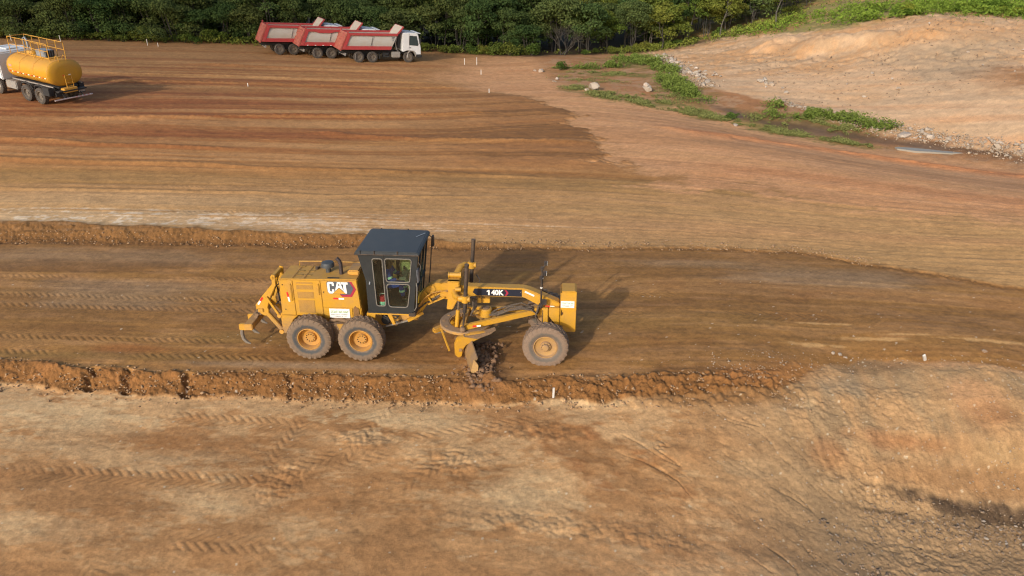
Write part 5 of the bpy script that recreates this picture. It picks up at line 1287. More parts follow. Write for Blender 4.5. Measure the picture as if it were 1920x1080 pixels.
# ------------------------------------------------------------------ a cloud added out of view to shade the forest and the far left of the field
def build_shade_cloud():
    g = NG('thin_shade_cloud'); g.t.nodes.remove(g.p)
    d = g.n('ShaderNodeBsdfDiffuse'); d.inputs[0].default_value = (.9, .9, .9, 1); t = g.n('ShaderNodeBsdfTransparent'); m = g.n('ShaderNodeMixShader')
    lw = g.n('ShaderNodeLayerWeight'); lw.inputs[0].default_value = .35
    g.l(g.math('MULTIPLY', g.ramp(g.noise(.03, 5, .6), .3, .62, .03, .30), g.ramp(lw.outputs['Facing'], .35, 1.0, 1.0, 0.0)), m.inputs[0])
    g.l(t.outputs[0], m.inputs[1]); g.l(d.outputs[0], m.inputs[2]); g.l(m.outputs[0], g.out.inputs[0])
    bm = bmesh.new(); r = random.Random(5)
    for (cx, cy, cz, R) in [(-52, 92, 0, 26), (-30, 88, 3, 24), (-12, 93, 2, 20), (-78, 90, 4, 30), (4, 98, 0, 14), (-62, 66, -3, 20), (-40, 76, 5, 20), (-20, 110, 0, 26), (-60, 118, 0, 30)]:
        ret = bmesh.ops.create_icosphere(bm, subdivisions=3, radius=R)
        for v in ret['verts']:
            n = v.co.normalized(); v.co = v.co + n * R * .12 * math.sin(n.x * 7 + cx) * math.cos(n.y * 6 + cy)
            v.co = Vector((v.co.x, v.co.y, v.co.z * .35)) + Vector((cx, cy, cz))
    me = bpy.data.meshes.new('shade_cloud'); bm.to_mesh(me); bm.free(); me.materials.append(g.m); me.polygons.foreach_set('use_smooth', [True] * len(me.polygons))
    o = bpy.data.objects.new('shade_cloud', me); C.objects.link(o); o['kind'] = 'structure'
    Hc = 130.0; o.location = (-1.18 * Hc, -2.0 * Hc, Hc)
build_shade_cloud()

# ------------------------------------------------------------------ vegetation
def leaf_mat(name, c0, c1, trans=.22):
    g = NG(name); g.t.nodes.remove(g.p)
    at = g.n('ShaderNodeAttribute', attribute_name='leaf')
    oi = g.n('ShaderNodeObjectInfo')
    base = g.mix(at.outputs['Fac'], c0, c1)
    hs = g.n('ShaderNodeHueSaturation'); g.l(base, hs.inputs['Color'])
    g.l(g.ramp(oi.outputs['Random'], 0, 1, .46, .525), hs.inputs['Hue']); g.l(g.ramp(oi.outputs['Random'], 0, 1, 1.15, .8), hs.inputs['Value']); hs.inputs['Saturation'].default_value = .95
    d = g.n('ShaderNodeBsdfDiffuse'); t = g.n('ShaderNodeBsdfTranslucent'); m = g.n('ShaderNodeMixShader'); m.inputs[0].default_value = trans
    g.l(hs.outputs[0], d.inputs[0]); g.l(hs.outputs[0], t.inputs[0]); g.l(d.outputs[0], m.inputs[1]); g.l(t.outputs[0], m.inputs[2]); g.l(m.outputs[0], g.out.inputs[0])
    return g.m
M_leaf_dark = leaf_mat('dark_forest_leaf', (.040, .072, .024), (.14, .20, .052))
M_leaf_mid = leaf_mat('olive_leaf', (.055, .085, .014), (.22, .26, .038))
M_leaf_lime = leaf_mat('lime_leaf', (.055, .105, .010), (.24, .33, .035), .3)
M_weed = leaf_mat('bright_weed_leaf', (.050, .085, .014), (.17, .23, .040), .2)
M_dry = leaf_mat('dry_twig_leaf', (.06, .055, .03), (.15, .14, .08))
M_bark = flat('pale_bark', (.085, .075, .06), .9, var=.35, scale=6)
M_bark_d = flat('grey_bark', (.05, .043, .035), .9, var=.35, scale=6)

def leaf_object(name, P, N, S, val, mat, rng):
    """rhombic leaves: positions, normals, sizes, brightness"""
    n = len(P)
    r = rng.normal(size=(n, 3)); t = np.cross(N, r); t /= np.linalg.norm(t, axis=1, keepdims=True) + 1e-9; b = np.cross(N, t)
    S = S[:, None]
    v = np.stack([P - t * S, P - b * S * .55, P + t * S, P + b * S * .55], 1).reshape(-1, 3).astype(np.float32)
    me = bpy.data.meshes.new(name)
    me.vertices.add(4 * n); me.vertices.foreach_set('co', v.ravel())
    me.loops.add(4 * n); me.loops.foreach_set('vertex_index', np.arange(4 * n, dtype=np.int32))
    me.polygons.add(n); me.polygons.foreach_set('loop_start', np.arange(0, 4 * n, 4, dtype=np.int32))
    me.update(calc_edges=True)
    a = me.attributes.new('leaf', 'FLOAT', 'POINT'); a.data.foreach_set('value', np.repeat(np.clip(val, 0, 1), 4).astype(np.float32))
    me.materials.append(mat)
    o = bpy.data.objects.new(name, me); C.objects.link(o); return o

def make_crown(rng, centres, radii, count, size, flatten=.55, name='crown', mat=None, val0=.5):
    k = rng.choice(len(centres), count, p=radii ** 2 / (radii ** 2).sum())
    u = rng.normal(size=(count, 3)); u /= np.linalg.norm(u, axis=1, keepdims=True)
    u[:, 2] = np.where(rng.random(count) < .75, np.abs(u[:, 2]), u[:, 2])
    rr = radii[k] * (.55 + .5 * rng.random(count) ** .6)
    P = centres[k] + u * rr[:, None] * np.array([1, 1, flatten])
    N = u * .6 + rng.normal(size=(count, 3)) * .55 + np.array([0, 0, .45]); N /= np.linalg.norm(N, axis=1, keepdims=True)
    tint = rng.random(len(centres))
    val = val0 * .4 + .45 * tint[k] + .35 * (rng.random(count) - .4)
    return leaf_object(name, P, N, size * (.6 + .8 * rng.random(count)), val, mat, rng)

def tree_proto(seed, H, W, kind='dark', stems=3, leaves=4200, low=.35):
    rng = np.random.default_rng(seed)
    b = MB(); cs = []; rs = []
    nb = 9 if kind != 'thin' else 7
    for s_ in range(stems):
        a = rng.random() * 6.28; lean = rng.uniform(.15, .5) * W * .5
        p0 = Vector((.18 * math.cos(a) * (stems > 1), .18 * math.sin(a) * (stems > 1), -.3)); tip = Vector((lean * math.cos(a), lean * math.sin(a), H * rng.uniform(.70, .85)))
        m1 = p0.lerp(tip, .35) + Vector((rng.normal() * .15, rng.normal() * .15, 0)); m2 = p0.lerp(tip, .7) + Vector((rng.normal() * .2, rng.normal() * .2, 0))
        r0 = .045 + .008 * H / max(1, stems * .6)
        b.tube([p0, m1, m2, tip], [r0, r0 * .75, r0 * .5, r0 * .2], 6)
        for j in range(max(2, nb // stems)):
            t = rng.uniform(low, .95); st = m1.lerp(m2, (t - .35) / .35) if t < .7 else m2.lerp(tip, (t - .7) / .3)
            if t < .35: st = p0.lerp(m1, t / .35)
            aa = a + rng.normal() * 1.3; L = W * rng.uniform(.25, .5) * (1.1 - .4 * t)
            e = st + Vector((math.cos(aa) * L, math.sin(aa) * L, H * rng.uniform(.05, .22)))
            b.tube([st, st.lerp(e, .5) + Vector((0, 0, -.08)), e], [r0 * .4, r0 * .28, r0 * .08], 5)
            cs.append(e); rs.append(W * rng.uniform(.16, .27))
        cs.append(tip + Vector((0, 0, .2))); rs.append(W * rng.uniform(.2, .3))
    for j in range(5):
        a = rng.random() * 6.28; r = W * .33 * math.sqrt(rng.random()); cs.append(Vector((r * math.cos(a), r * math.sin(a), H * rng.uniform(.6, .92)))); rs.append(W * rng.uniform(.17, .26))
    mat = {'dark': M_leaf_dark, 'mid': M_leaf_mid, 'lime': M_leaf_lime, 'thin': M_leaf_mid}[kind]
    cr = make_crown(rng, np.array([tuple(c) for c in cs]), np.array(rs), leaves, .12 if kind != 'dark' else .13, .6, 'crown', mat)
    tr = b.build('trunk', M_bark if seed % 2 else M_bark_d, None)
    return tr, cr
def shrub_proto(seed, R, Hh, leaves, mat, size=.09):
    rng = np.random.default_rng(seed); n = 7
    cs = np.stack([rng.normal(size=n) * R * .4, rng.normal(size=n) * R * .4, rng.uniform(.25, .7, n) * Hh], 1)
    cr = make_crown(rng, cs, rng.uniform(.3, .5, n) * R, leaves, size, .9, 'foliage', mat)
    b = MB()
    for c in cs: b.tube([(c[0] * .1, c[1] * .1, -.1), tuple(c)], [.03, .01], 5)
    return b.build('stem', M_bark_d, None), cr
def plant(proto, name, label, cat, x, y, s=1.0, sz=None, group=None, dz=0.0):
    r = thing(name, label, cat, (x, y, gz(x, y) + dz), (0, 0, random.random() * 6.28), group)
    r.scale = (s, s, sz or s)
    for m in proto:
        c = m.copy(); C.objects.link(c); c.parent = r
    return r
random.seed(11)
PD = [tree_proto(s, h, w, 'dark', st, 5200, lo) for s, h, w, st, lo in ((1, 6.2, 5.2, 3, .25), (2, 7.0, 5.6, 4, .35), (3, 6.0, 4.6, 2, .2), (4, 7.5, 6.0, 3, .3), (5, 5.4, 4.8, 4, .2))]
PB = [tree_proto(s, h, w, 'dark', st, 5600, lo) for s, h, w, st, lo in ((6, 5.2, 5.6, 5, .0), (7, 4.4, 5.0, 5, .0), (8, 6.0, 6.0, 5, .02))]
PM = [tree_proto(s, h, w, 'mid', st, 4200, lo) for s, h, w, st, lo in ((11, 5.6, 4.4, 2, .4), (12, 6.4, 4.4, 3, .45), (13, 5.0, 4.0, 2, .35))]
PT = [tree_proto(s, h, w, 'thin', st, 1500, .5) for s, h, w, st in ((21, 5.8, 3.2, 1), (22, 5.2, 3.0, 2))]
PS = [shrub_proto(31, 1.3, 1.5, 900, M_weed), shrub_proto(32, 1.1, 1.2, 700, M_weed), shrub_proto(33, 1.5, 1.7, 1000, M_leaf_mid)]
PL = [shrub_proto(34, 1.5, 1.2, 1100, M_leaf_lime), shrub_proto(35, 1.2, .9, 800, M_leaf_lime)]
FX = [-90, -51.5, -40, -33, -27, -16, -9.5, -3.5, 0, 5, 9, 17, 25, 31, 36, 45, 60, 75]
FY = [76.5, 78.5, 79, 80.5, 83, 85.5, 87.3, 86.2, 85.0, 84.5, 87.5, 91, 94, 93, 97, 104, 112, 118]
ZONES = [(-56, 'at the far left end, beyond the water truck'), (-43, 'behind the railings of the water truck'), (-34, 'behind the two left survey stakes'), (-27.5, 'just left of the parked tippers'), (-22, 'behind the farthest tipper'),
         (-17, 'behind the middle tipper'), (-11, 'behind the nearest tipper'), (-6.5, 'right of the white truck cab'), (-1, 'behind the paired survey stakes'), (4.5, 'left of the bare tree'), (9, 'right of the bare tree'),
         (15, 'above the lush weeds'), (22, 'above the riprap'), (29, 'where the slope begins to climb'), (38, 'on the climbing slope at upper right'), (99, 'behind the hilltop scrub')]
def zone(x, row):
    z = next(t for e, t in ZONES if x < e)
    return ('front row', 'second row', 'third row', 'fourth row', 'back row', 'back row')[row] + ', ' + z
for row in range(6):
    x = -76 + row * 1.1
    while x < 66:
        x += random.uniform(2.0, 3.0) + row * .3
        yy = float(np.interp(x, FX, FY)) + row * 2.7 + random.uniform(-.7, .9)
        if 4.2 < x < 7.0 and row == 0: continue
        if x > 16:
            pr = random.choice(PM + PT) if row == 0 and random.random() < .8 else random.choice(PM + PD[:1]); s = random.uniform(.75, 1.1)
            if x > 36 and row == 0: continue
        elif x > 7: pr = random.choice(PD + PM + PB[:1]); s = random.uniform(.75, 1.05)
        elif x < -28: pr = random.choice(PB); s = random.uniform(.65, .95) + .12 * row
        else: pr = random.choice(PD + PB[:2]) if row < 2 else random.choice(PD + PB); s = random.uniform(.72, 1.0) + .10 * row
        kind = 'dark bushy' if pr in PB else ('dark green' if pr in PD else ('slender yellow-green' if pr in PT else 'olive-green'))
        zn = zone(x, row)
        if row == 0: kind = ('shorter ' if s < .82 else 'taller ') + kind
        plant(pr, 'tree', '%s tree, %s' % (kind, zn), 'tree', x, yy, s, s * random.uniform(.85, 1.1), '%s trees, %s' % (kind, zn), -.1)
# bushes along the foot of the forest
for x in np.arange(-70, 3, 1.45):
    xx = x + random.uniform(-.5, .5)
    if random.random() < .12: continue
    yy = float(np.interp(xx, FX, FY)) - random.uniform(1.0, 2.3)
    s = random.uniform(.5, .95) * (1.15 if xx > -10 else 1.0)
    zn = next(t for e, t in ZONES if xx < e); sd = 'small' if s < .68 else ('large' if s > .88 else 'knee-high')
    plant(random.choice(PS), 'bush', '%s leafy bush at the forest foot, %s' % (sd, zn), 'bush', xx, yy, s, group='%s bushes at the forest foot, %s' % (sd, zn))
for x in np.arange(7.5, 34, 2.0):
    xx = x + random.uniform(-.7, .7); yy = float(np.interp(xx, FX, FY)) - random.uniform(.8, 2.4)
    plant(random.choice(PS), 'bush', 'low green bush under the olive trees above the rubble slope', 'bush', xx, yy, random.uniform(.4, .8), group='bushes under the olive trees on the right')
# lime-green scrub on top of the cut
for k in range(26):
    xx = random.uniform(37, 62); yy = 75.0 + max(0, (44 - xx)) * .55 + abs(random.gauss(0, 5.0))
    s = random.uniform(.5, 1.05)
    plant(random.choice(PL), 'bush', 'lime-green scrub bush on top of the cut bank at the top right', 'bush', xx, yy, s, s * .8, group='lime-green scrub on top of the cut bank')
# bare branching tree at the corner of the forest
def bare_tree():
    rng = np.random.default_rng(77); b = MB(); tips = []
    def grow(p, d, L, r, dep):
        q = p + d * L; b.tube([p, p.lerp(q, .5) + Vector(rng.normal(size=3)) * L * .06, q], [r, r * .8, r * .6], 5)
        if dep == 0: tips.append(q); return
        for _ in range(3 if dep > 1 else 2):
            nd = (d + Vector(rng.normal(size=3)) * .42 + Vector((0, 0, .12))).normalized(); grow(q, nd, L * rng.uniform(.62, .85), r * .58, dep - 1)
    for a, l in ((.2, 1.0), (.9, .8), (-.2, .9), (1.6, .7)): grow(Vector((rng.normal() * .2, rng.normal() * .2, -.1)), Vector((math.sin(a) * .8, -.15, l)).normalized(), 1.25, .10, 4)
    t = thing('bare_tree', 'pale bare-branched tree leaning at the corner of the forest', 'tree', (5.6, 83.2, gz(5.6, 83.2)))
    tr = b.build('trunk', M_bark_d, t)
    c = np.array([tuple(q) for q in tips]); cr = make_crown(rng, c, np.full(len(c), .28), 900, .06, .8, 'twigs', M_dry); cr.parent = t; t.scale = (.85, .85, .85)
bare_tree()
for x, y, s in ((24.3, 90.0, 1.0), (30.1, 88.0, 1.05), (17.5, 88.6, .9)):
    plant(PT[0] if s > .95 else PT[1], 'sapling', {24.3: 'slim pale-trunked tree standing before the dark forest, middle one of three', 30.1: 'slim pale forked tree at the upper right end of the forest', 17.5: 'slim pale-trunked tree above the riprap, leftmost of three'}[x], 'tree', x, y, s)
plant(PS[0], 'bush', 'round green bush standing alone on bare soil in front of the forest gap', 'bush', 4.67, 73.4, .62)
plant(PS[1], 'bush', 'small dark green bush alone between field edge and ditch', 'bush', 15.9, 53.3, .5)
for mlist in (PD, PB, PM, PT, PS, PL):
    for tr, cr in mlist:
        bpy.data.objects.remove(tr); bpy.data.objects.remove(cr)

# grass and weeds: nobody could count them
def patch_points(rng, L):
    P = []
    for (cx, cy, rx, ry, ang, n) in L:
        r = np.sqrt(rng.random(n)) ** 1.0; a = rng.random(n) * 6.283
        u, v = r * np.cos(a) * rx * (1 + .25 * rng.normal(size=n)), r * np.sin(a) * ry * (1 + .25 * rng.normal(size=n))
        P.append(np.stack([cx + u * math.cos(ang) - v * math.sin(ang), cy + u * math.sin(ang) + v * math.cos(ang)], 1))
    return np.concatenate(P)
def weeds(name, L, hmax, size, mat, seed, clump=True):
    rng = np.random.default_rng(seed); P = patch_points(rng, L)
    if clump:
        f = fbm(P[:, 0] * .9, P[:, 1] * .9, 3, seed); f = f + .5 * fbm(P[:, 0] * 3, P[:, 1] * 3, 2, seed + 3); P = P[f > -.05]; f = f[f > -.05]
    else: f = np.zeros(len(P))
    n = len(P); z = macro(P[:, 0], P[:, 1]); hh = hmax * np.clip(.35 + f * 1.1 + .2, .15, 1.1) * rng.random(n) ** .7
    Q = np.stack([P[:, 0], P[:, 1], z + hh], 1)
    N = rng.normal(size=(n, 3)) * .5 + np.array([-.15, -.3, .8]); N /= np.linalg.norm(N, axis=1, keepdims=True)
    o = leaf_object(name, Q, N, size * (.6 + .8 * rng.random(n)), .25 + .5 * hh / hmax + .3 * rng.random(n), mat, rng); o['kind'] = 'stuff'; return o
weeds('lush_weeds', [(13.0, 79.5, 2.4, 3.0, .3, 8000), (14.6, 74.0, 1.1, 4.5, .1, 6000), (10.5, 75.3, 2.4, .6, .2, 3500), (14.0, 64.0, 1.2, 5.0, .05, 9000), (15.0, 59.5, .9, 1.8, .2, 1600), (20.1, 56.5, 1.0, .9, 0, 1500), (22.6, 52.9, 2.6, .8, -.3, 4200), (25.4, 50.9, 1.3, .6, -.4, 1600), (20.3, 53.6, 1.8, 1.2, 0, 2500), (7.5, 74.0, 1.5, .6, 0, 700)],
      .60, .075, M_weed, 5)
M_grass = leaf_mat('dull_grass_leaf', (.060, .080, .022), (.16, .19, .055), .15)
weeds('low_grass', [(5.4, 63.5, 1.2, 1.2, 0, 1400), (8.1, 59.7, 2.6, 1.3, -.75, 6000), (11.1, 57.0, 2.2, 1.2, -.7, 6000), (13.6, 54.7, 2.2, 1.0, -.8, 5000), (16.7, 52.2, 2.2, .8, -.7, 3200), (19.1, 50.1, 2.0, .6, -.6, 2600), (22.4, 48.5, 1.8, .5, -.5, 2000), (9.0, 71.5, 3.0, 1.1, -.2, 5200), (5.8, 74.3, 1.8, .5, 0, 2200), (7.0, 68.0, 3.5, 1.5, -.5, 1800), (21.0, 52.2, 3.5, 1.5, -.45, 12000), (12, 60, 3, 2.0, -.7, 2400)],
      .16, .055, M_grass, 6)
weeds('hilltop_scrub', [(47, 80, 12, 5.5, -.1, 20000), (38, 78, 4, 1.5, -.3, 1800), (30.5, 88, 5, 4, 0, 2200), (36, 86, 6, 3, -.2, 2500), (55, 92, 16, 10, 0, 8000)], .8, .12, M_leaf_lime, 7)
weeds('forest_floor_scrub', [(-50, 79.5, 22, 1.6, .03, 9000), (-20, 84.2, 14, 1.5, .1, 5000), (-2, 85.0, 7, 1.2, -.1, 3000), (18, 90, 8, 1.8, .3, 4500), (29, 90, 5, 2.5, .3, 3000)], .6, .11, M_leaf_mid, 8)
# ------------------------------------------------------------------ rocks
def rock_proto(seed, mat):
    r = random.Random(seed); bm = bmesh.new()
    for _ in range(16):
        v = Vector((r.gauss(0, 1), r.gauss(0, 1), r.gauss(0, 1))).normalized(); bm.verts.new((v.x * .5 * r.uniform(.8, 1), v.y * .38 * r.uniform(.8, 1), v.z * .30 * r.uniform(.8, 1)))
    ret = bmesh.ops.convex_hull(bm, input=bm.verts)
    bmesh.ops.delete(bm, geom=[v for v in bm.verts if not v.link_faces], context='VERTS')
    bmesh.ops.bevel(bm, geom=list(bm.edges), offset=.02, segments=1, affect='EDGES')
    me = bpy.data.meshes.new('rock'); bm.to_mesh(me); bm.free(); me.materials.append(mat); return me
def rock_mat(name, c0, c1):
    g = NG(name); n = g.noise(4, 5, .65); oi = g.n('ShaderNodeObjectInfo')
    c = g.mix(g.ramp(n, .35, .65, 0, 1), c0, c1)
    g.set(Base_Color=g.mix(g.ramp(oi.outputs['Random'], 0, 1, 0, .5), c, (.30, .21, .14)), Roughness=.9); g.bump(n, .4, .03); return g.m
M_rk = rock_mat('grey_tan_rock', (.30, .25, .20), (.42, .36, .29)); M_rkw = rock_mat('whitish_rock', (.38, .31, .25), (.54, .46, .38)); M_rkb = rock_mat('brown_rock', (.22, .15, .10), (.32, .23, .16))
RK = [rock_proto(s, M_rk) for s in range(5)]; RW = [rock_proto(s + 50, M_rkw) for s in range(3)]; RB = [rock_proto(s + 80, M_rkb) for s in range(4)]
rr_ = random.Random(21)
def rock(x, y, s, label, group=None, meshes=RK, sz=1.0, name='rock', sink=.25):
    o = bpy.data.objects.new(name, rr_.choice(meshes)); C.objects.link(o)
    o.location = (x, y, gz(x, y) + s * .30 * sz * (1 - sink * 2)); o.rotation_euler = (rr_.uniform(-.4, .4), rr_.uniform(-.4, .4), rr_.uniform(0, 6.28)); o.scale = (s, s, s * sz)
    return tag(o, label, 'rock', group)
for k in range(72):
    t = rr_.random(); x = 16.4 + rr_.gauss(0, .55) + .2 * t; y = 83.5 - 20.5 * t + rr_.gauss(0, .5)
    rock(x, y, rr_.uniform(.35, .9) * (1 - .25 * t), 'angular grey rock in the riprap spilled down the slope beside the lush weeds', 'riprap rocks beside the lush weeds', RK + RW[:1], .9)
for k in range(8): rock(rr_.uniform(17.6, 18.9), rr_.uniform(67, 71), rr_.uniform(.3, .55), 'grey rock of the small cluster just right of the riprap spill', 'small rock cluster right of the riprap')
for k in range(10): rock(21.4 + rr_.gauss(0, .6), 63.0 + rr_.gauss(0, 1.1), rr_.uniform(.3, .75), 'pale slab among the rocks lying on the mid-slope above the grass', 'rocks on the mid-slope above the grass', RK + RW)
LX_ = [21.3, 22.6, 24.1, 26.6, 28.9, 31.6, 34]; LY_ = [56.9, 53.9, 51.9, 49.9, 47.4, 44.8, 42.5]
for k in range(130):
    x = rr_.uniform(21.2, 34); y = float(np.interp(x, LX_, LY_)) + rr_.gauss(.3, .75) + .3
    rock(x, y, rr_.uniform(.15, .5) * (1 + .5 * (rr_.random() < .12)), 'broken tan rock in the line of rubble along the foot of the pale slope', 'rubble along the foot of the pale slope', RK + RW[:1] + RB[:1], .9)
for k in range(12): rock(rr_.uniform(24, 44), rr_.uniform(57, 72), rr_.uniform(.2, .45), 'small pale stone lying loose on the upper pale slope', 'loose stones on the upper slope', RW + RK)
rock(6.82, 62.5, 1.35, 'big squared beige boulder between two grassy strips', meshes=[RK[1]], name='boulder', sz=1.1, sink=.12)
rock(6.25, 62.2, .5, 'small white rock leaning against the left side of the beige boulder', meshes=[RW[0]])
rock(11.21, 62.0, 1.15, 'pinkish-white boulder on bare soil left of the lush weeds', meshes=[RK[4]], name='boulder', sz=1.0, sink=.15)
b2 = rock(11.15, 62.1, .75, 'rounded whitish rock resting on top of the pinkish-white boulder', meshes=[RW[2]]); b2.location.z += .42
rock(2.76, 72.3, .8, 'pale rock at the far corner of the field, nearest the forest gap', meshes=[RW[0]]); rock(2.2, 72.6, .5, 'smaller pale rock left of the one nearest the forest gap', meshes=[RK[2]])
rock(4.12, 68.3, .55, 'white stone on the field corner between forest gap and grass', meshes=[RW[2]]); rock(3.8, 66.8, .6, 'flat pale stone just before the first strip of low grass', meshes=[RK[0]], sz=.5)
rock(15.8, 51.6, .6, 'flat pale stone in the grass strip below the small dark bush', meshes=[RW[1]], sz=.5); rock(17.0, 65.2, .9, 'flat grey slab below the riprap at the ditch bend', meshes=[RK[3]], sz=.4)
rock(26.6, 49.2, 1.5, 'long flat white slab at the water edge', meshes=[RW[0]], sz=.45, name='slab')
for k in range(30):
    a = rr_.random(); x = rr_.uniform(10.8, 14.2); y = rr_.uniform(13.3, 14.05)
    rock(x, y, rr_.uniform(.05, .15), 'brown stone in the loose rubble below the dark wet streak', 'loose stones below the dark wet streak', RB + RK, .9)
for k in range(14): rock(rr_.uniform(7.3, 9.4), rr_.uniform(12.0, 13.2), rr_.uniform(.04, .11), 'small grey stone in the gravelly patch at the bottom right', 'gravel stones at the bottom right', RK + RW[:1], .9)
for x, y, s in ((9.55, 18.9, .16), (9.75, 18.85, .2), (9.9, 18.75, .13), (10.0, 18.65, .11)): rock(x, y, s, 'tan stone beside the dark hollow at the top of the rilled slope', 'stones by the dark hollow', RK)
rock(14.1, 18.95, .24, 'large tan stone at the crest of the slope, far right', meshes=[RB[0]])

# clods and pebbles too many to count
def scatter(name, pts, smin, smax, mat, seed, lift=.3):
    r = np.random.default_rng(seed); n = len(pts)
    base = np.array([(1, 0, 0), (-1, 0, 0), (0, 1, 0), (0, -1, 0), (0, 0, 1), (0, 0, -1)], float); F = [(0, 2, 4), (2, 1, 4), (1, 3, 4), (3, 0, 4), (2, 0, 5), (1, 2, 5), (3, 1, 5), (0, 3, 5)]
    s = smin + (smax - smin) * r.random(n) ** 3
    ang = r.random(n) * 6.28; ca, sa = np.cos(ang), np.sin(ang)
    J = base[None] * (1 + .35 * r.normal(size=(n, 6, 3)) * 1) * .5 + r.normal(size=(n, 6, 3)) * .12
    J = J * s[:, None, None]
    x = J[..., 0] * ca[:, None] - J[..., 1] * sa[:, None]; y = J[..., 0] * sa[:, None] + J[..., 1] * ca[:, None]
    z = macro(pts[:, 0], pts[:, 1])
    V = np.stack([x + pts[:, :1], y + pts[:, 1:2], J[..., 2] * .8 + (z + s * lift)[:, None]], -1).reshape(-1, 3)
    Fi = (np.array(F)[None] + (np.arange(n) * 6)[:, None, None]).reshape(-1)
    me = bpy.data.meshes.new(name); me.vertices.add(len(V)); me.vertices.foreach_set('co', V.astype(np.float32).ravel())
    me.loops.add(len(Fi)); me.loops.foreach_set('vertex_index', Fi.astype(np.int32)); nf = len(Fi) // 3
    me.polygons.add(nf); me.polygons.foreach_set('loop_start', (np.arange(nf) * 3).astype(np.int32)); me.update(calc_edges=True)
    me.materials.append(mat); o = bpy.data.objects.new(name, me); C.objects.link(o); o['kind'] = 'stuff'; return o
rg = np.random.default_rng(3)
def strip(fn, xa, xb, off0, off1, n, pw=1.0):
    x = rg.uniform(xa, xb, n); return np.stack([x, fn(x) + off0 + (off1 - off0) * rg.random(n) ** pw], 1)
M_clod = flat('soil_clod', (.33, .205, .11), .95, var=.3, scale=8); M_clod2 = flat('tan_rubble', (.24, .165, .105), .95, var=.35, scale=3); M_peb = flat('pale_pebble', (.36, .27, .19), .9, var=.3, scale=5)
lf = lambda x: edge_l(x, x * 0); uf = lambda x: edge_u(x, x * 0)[0]
scatter('soil_clods', np.concatenate([strip(lf, -17, 8, -.9, .15, 3600), strip(lf, -17, 8, -1.3, -.8, 500, .5), strip(uf, -24, 14, -.15, .9, 2600), strip(lambda x: x * 0 + 17.0, 1.5, 8.0, -.7, .6, 1500)]), .02, .10, M_clod, 1)
scatter('blade_spoil_clods', np.stack([rg.normal(-.85, .22, 900), rg.uniform(16.9, 19.4, 900)], 1), .04, .2, flat('dark_moist_clod', (.19, .105, .055), .95, var=.3), 2, .9)
scatter('slope_pebbles', np.stack([rg.uniform(5.5, 15.5, 3200), rg.uniform(10.8, 18.8, 3200)], 1), .012, .07, M_peb, 9, .2)
scatter('pale_pebbles', np.concatenate([np.stack([rg.uniform(3, 15, 2600), rg.uniform(10.5, 18.5, 2600)], 1), np.stack([rg.uniform(-16, 3, 500), rg.uniform(10.5, 17, 500)], 1), np.stack([rg.uniform(24, 44, 900), rg.uniform(54, 73, 900)], 1)]), .008, .035, M_peb, 4, .15)
scatter('bank_stones', np.stack([rg.uniform(22, 48, 2000), rg.uniform(56, 75, 2000)], 1), .03, .16, M_clod2, 12)
scatter('pit_rubble', np.concatenate([np.stack([rg.uniform(8.5, 15.5, 1300), rg.normal(13.6, .32, 1300)], 1), np.stack([rg.uniform(7.2, 9.8, 900), rg.uniform(11.8, 13.3, 900)], 1)]), .02, .10, M_clod2, 13)
scatter('rubble_fines', np.stack([(xx := rg.uniform(21, 34, 3000)), np.interp(xx, LX_, LY_) + rg.normal(.4, .9, 3000)], 1), .05, .20, M_peb, 5)
scatter('riprap_fines', np.stack([rg.normal(16.5, .7, 700), rg.uniform(63, 84, 700)], 1), .08, .25, M_peb, 6)

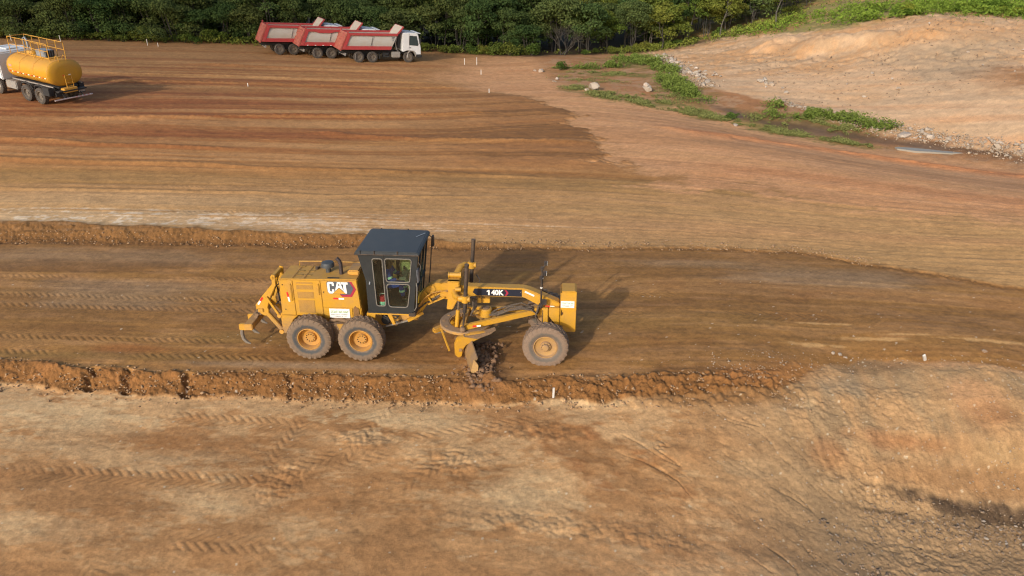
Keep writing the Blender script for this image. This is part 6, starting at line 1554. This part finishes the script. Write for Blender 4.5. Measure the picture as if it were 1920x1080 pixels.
# ------------------------------------------------------------------ survey stakes
M_stake = flat('white_painted_wood', (.60, .57, .52), .7, var=.1); M_stakeb = flat('raw_wood', (.35, .27, .18), .8)
def stake(x, y, h, w, label, tilt=(0, 0), group=None):
    if y > 20: h *= .75
    t = thing('survey_stake', label, 'stake', (x, y, gz(x, y)), (tilt[0], tilt[1], .2), group)
    MB().box((0, 0, h * .5), (w, w * .6, h)).build('painted_top', M_stake, t); MB().box((0, 0, -.1), (w * .9, w * .5, .24)).build('wooden_point', M_stakeb, t)
    return t
stake(1.12, 16.75, .34, .05, 'white survey stake standing in the loose soil bank below the front wheel', (0, .02))
stake(-49.2, 75.4, .8, .06, 'white survey stake at the foot of the forest, leftmost of all')
stake(-44.5, 75.6, .8, .06, 'white survey stake at the foot of the forest, right behind the water truck railings')
stake(-35.9, 75.4, .85, .06, 'taller of two white survey stakes between the water truck and the parked trucks')
stake(-34.7, 75.0, .55, .06, 'shorter of two white survey stakes between the water truck and the parked trucks')
stake(-4.79, 76.38, .85, .055, 'white survey stake right of the truck cab, left one of the pair'); stake(-3.56, 76.55, 1.0, .055, 'taller white survey stake right of the truck cab, right one of the pair')
stake(-2.9, 70.58, .6, .055, 'white survey stake in the field below the pair right of the truck cab'); stake(-1.87, 60.83, .5, .06, 'short white survey stake at the start of the dark fill')
stake(-20.3, 57.5, .35, .06, 'small white survey stake alone among the windrows left of centre')
stake(12.15, 18.6, .30, .08, 'broken white stake leaning on the crest of the right slope', (.3, -.6))

# ------------------------------------------------------------------ puddle in the ditch
pts = [(25.3, 47.2), (25.6, 47.30), (26.5, 47.0), (27.3, 46.65), (28.2, 46.25), (28.5, 45.95), (27.8, 45.9), (26.9, 46.2), (26.1, 46.35), (25.3, 46.9)]
zz = sum(gz(a, b) for a, b in pts) / len(pts) + .06
g = NG('grey_ditch_water'); g.set(Base_Color=(.27, .24, .19), Roughness=.45); g.bump(g.noise(3, 3), .1, .02)
pm = MB(); n_ = len(pts); cxp = sum(p[0] for p in pts) / n_; cyp = sum(p[1] for p in pts) / n_
pm.prism([(cxp + (a - cxp) * 1.15, cyp + (b - cyp) * 1.2) for a, b in pts], zz - .12, zz, 'z')
pw = pm.build('puddle', g.m, None, .0); pw['kind'] = 'structure'
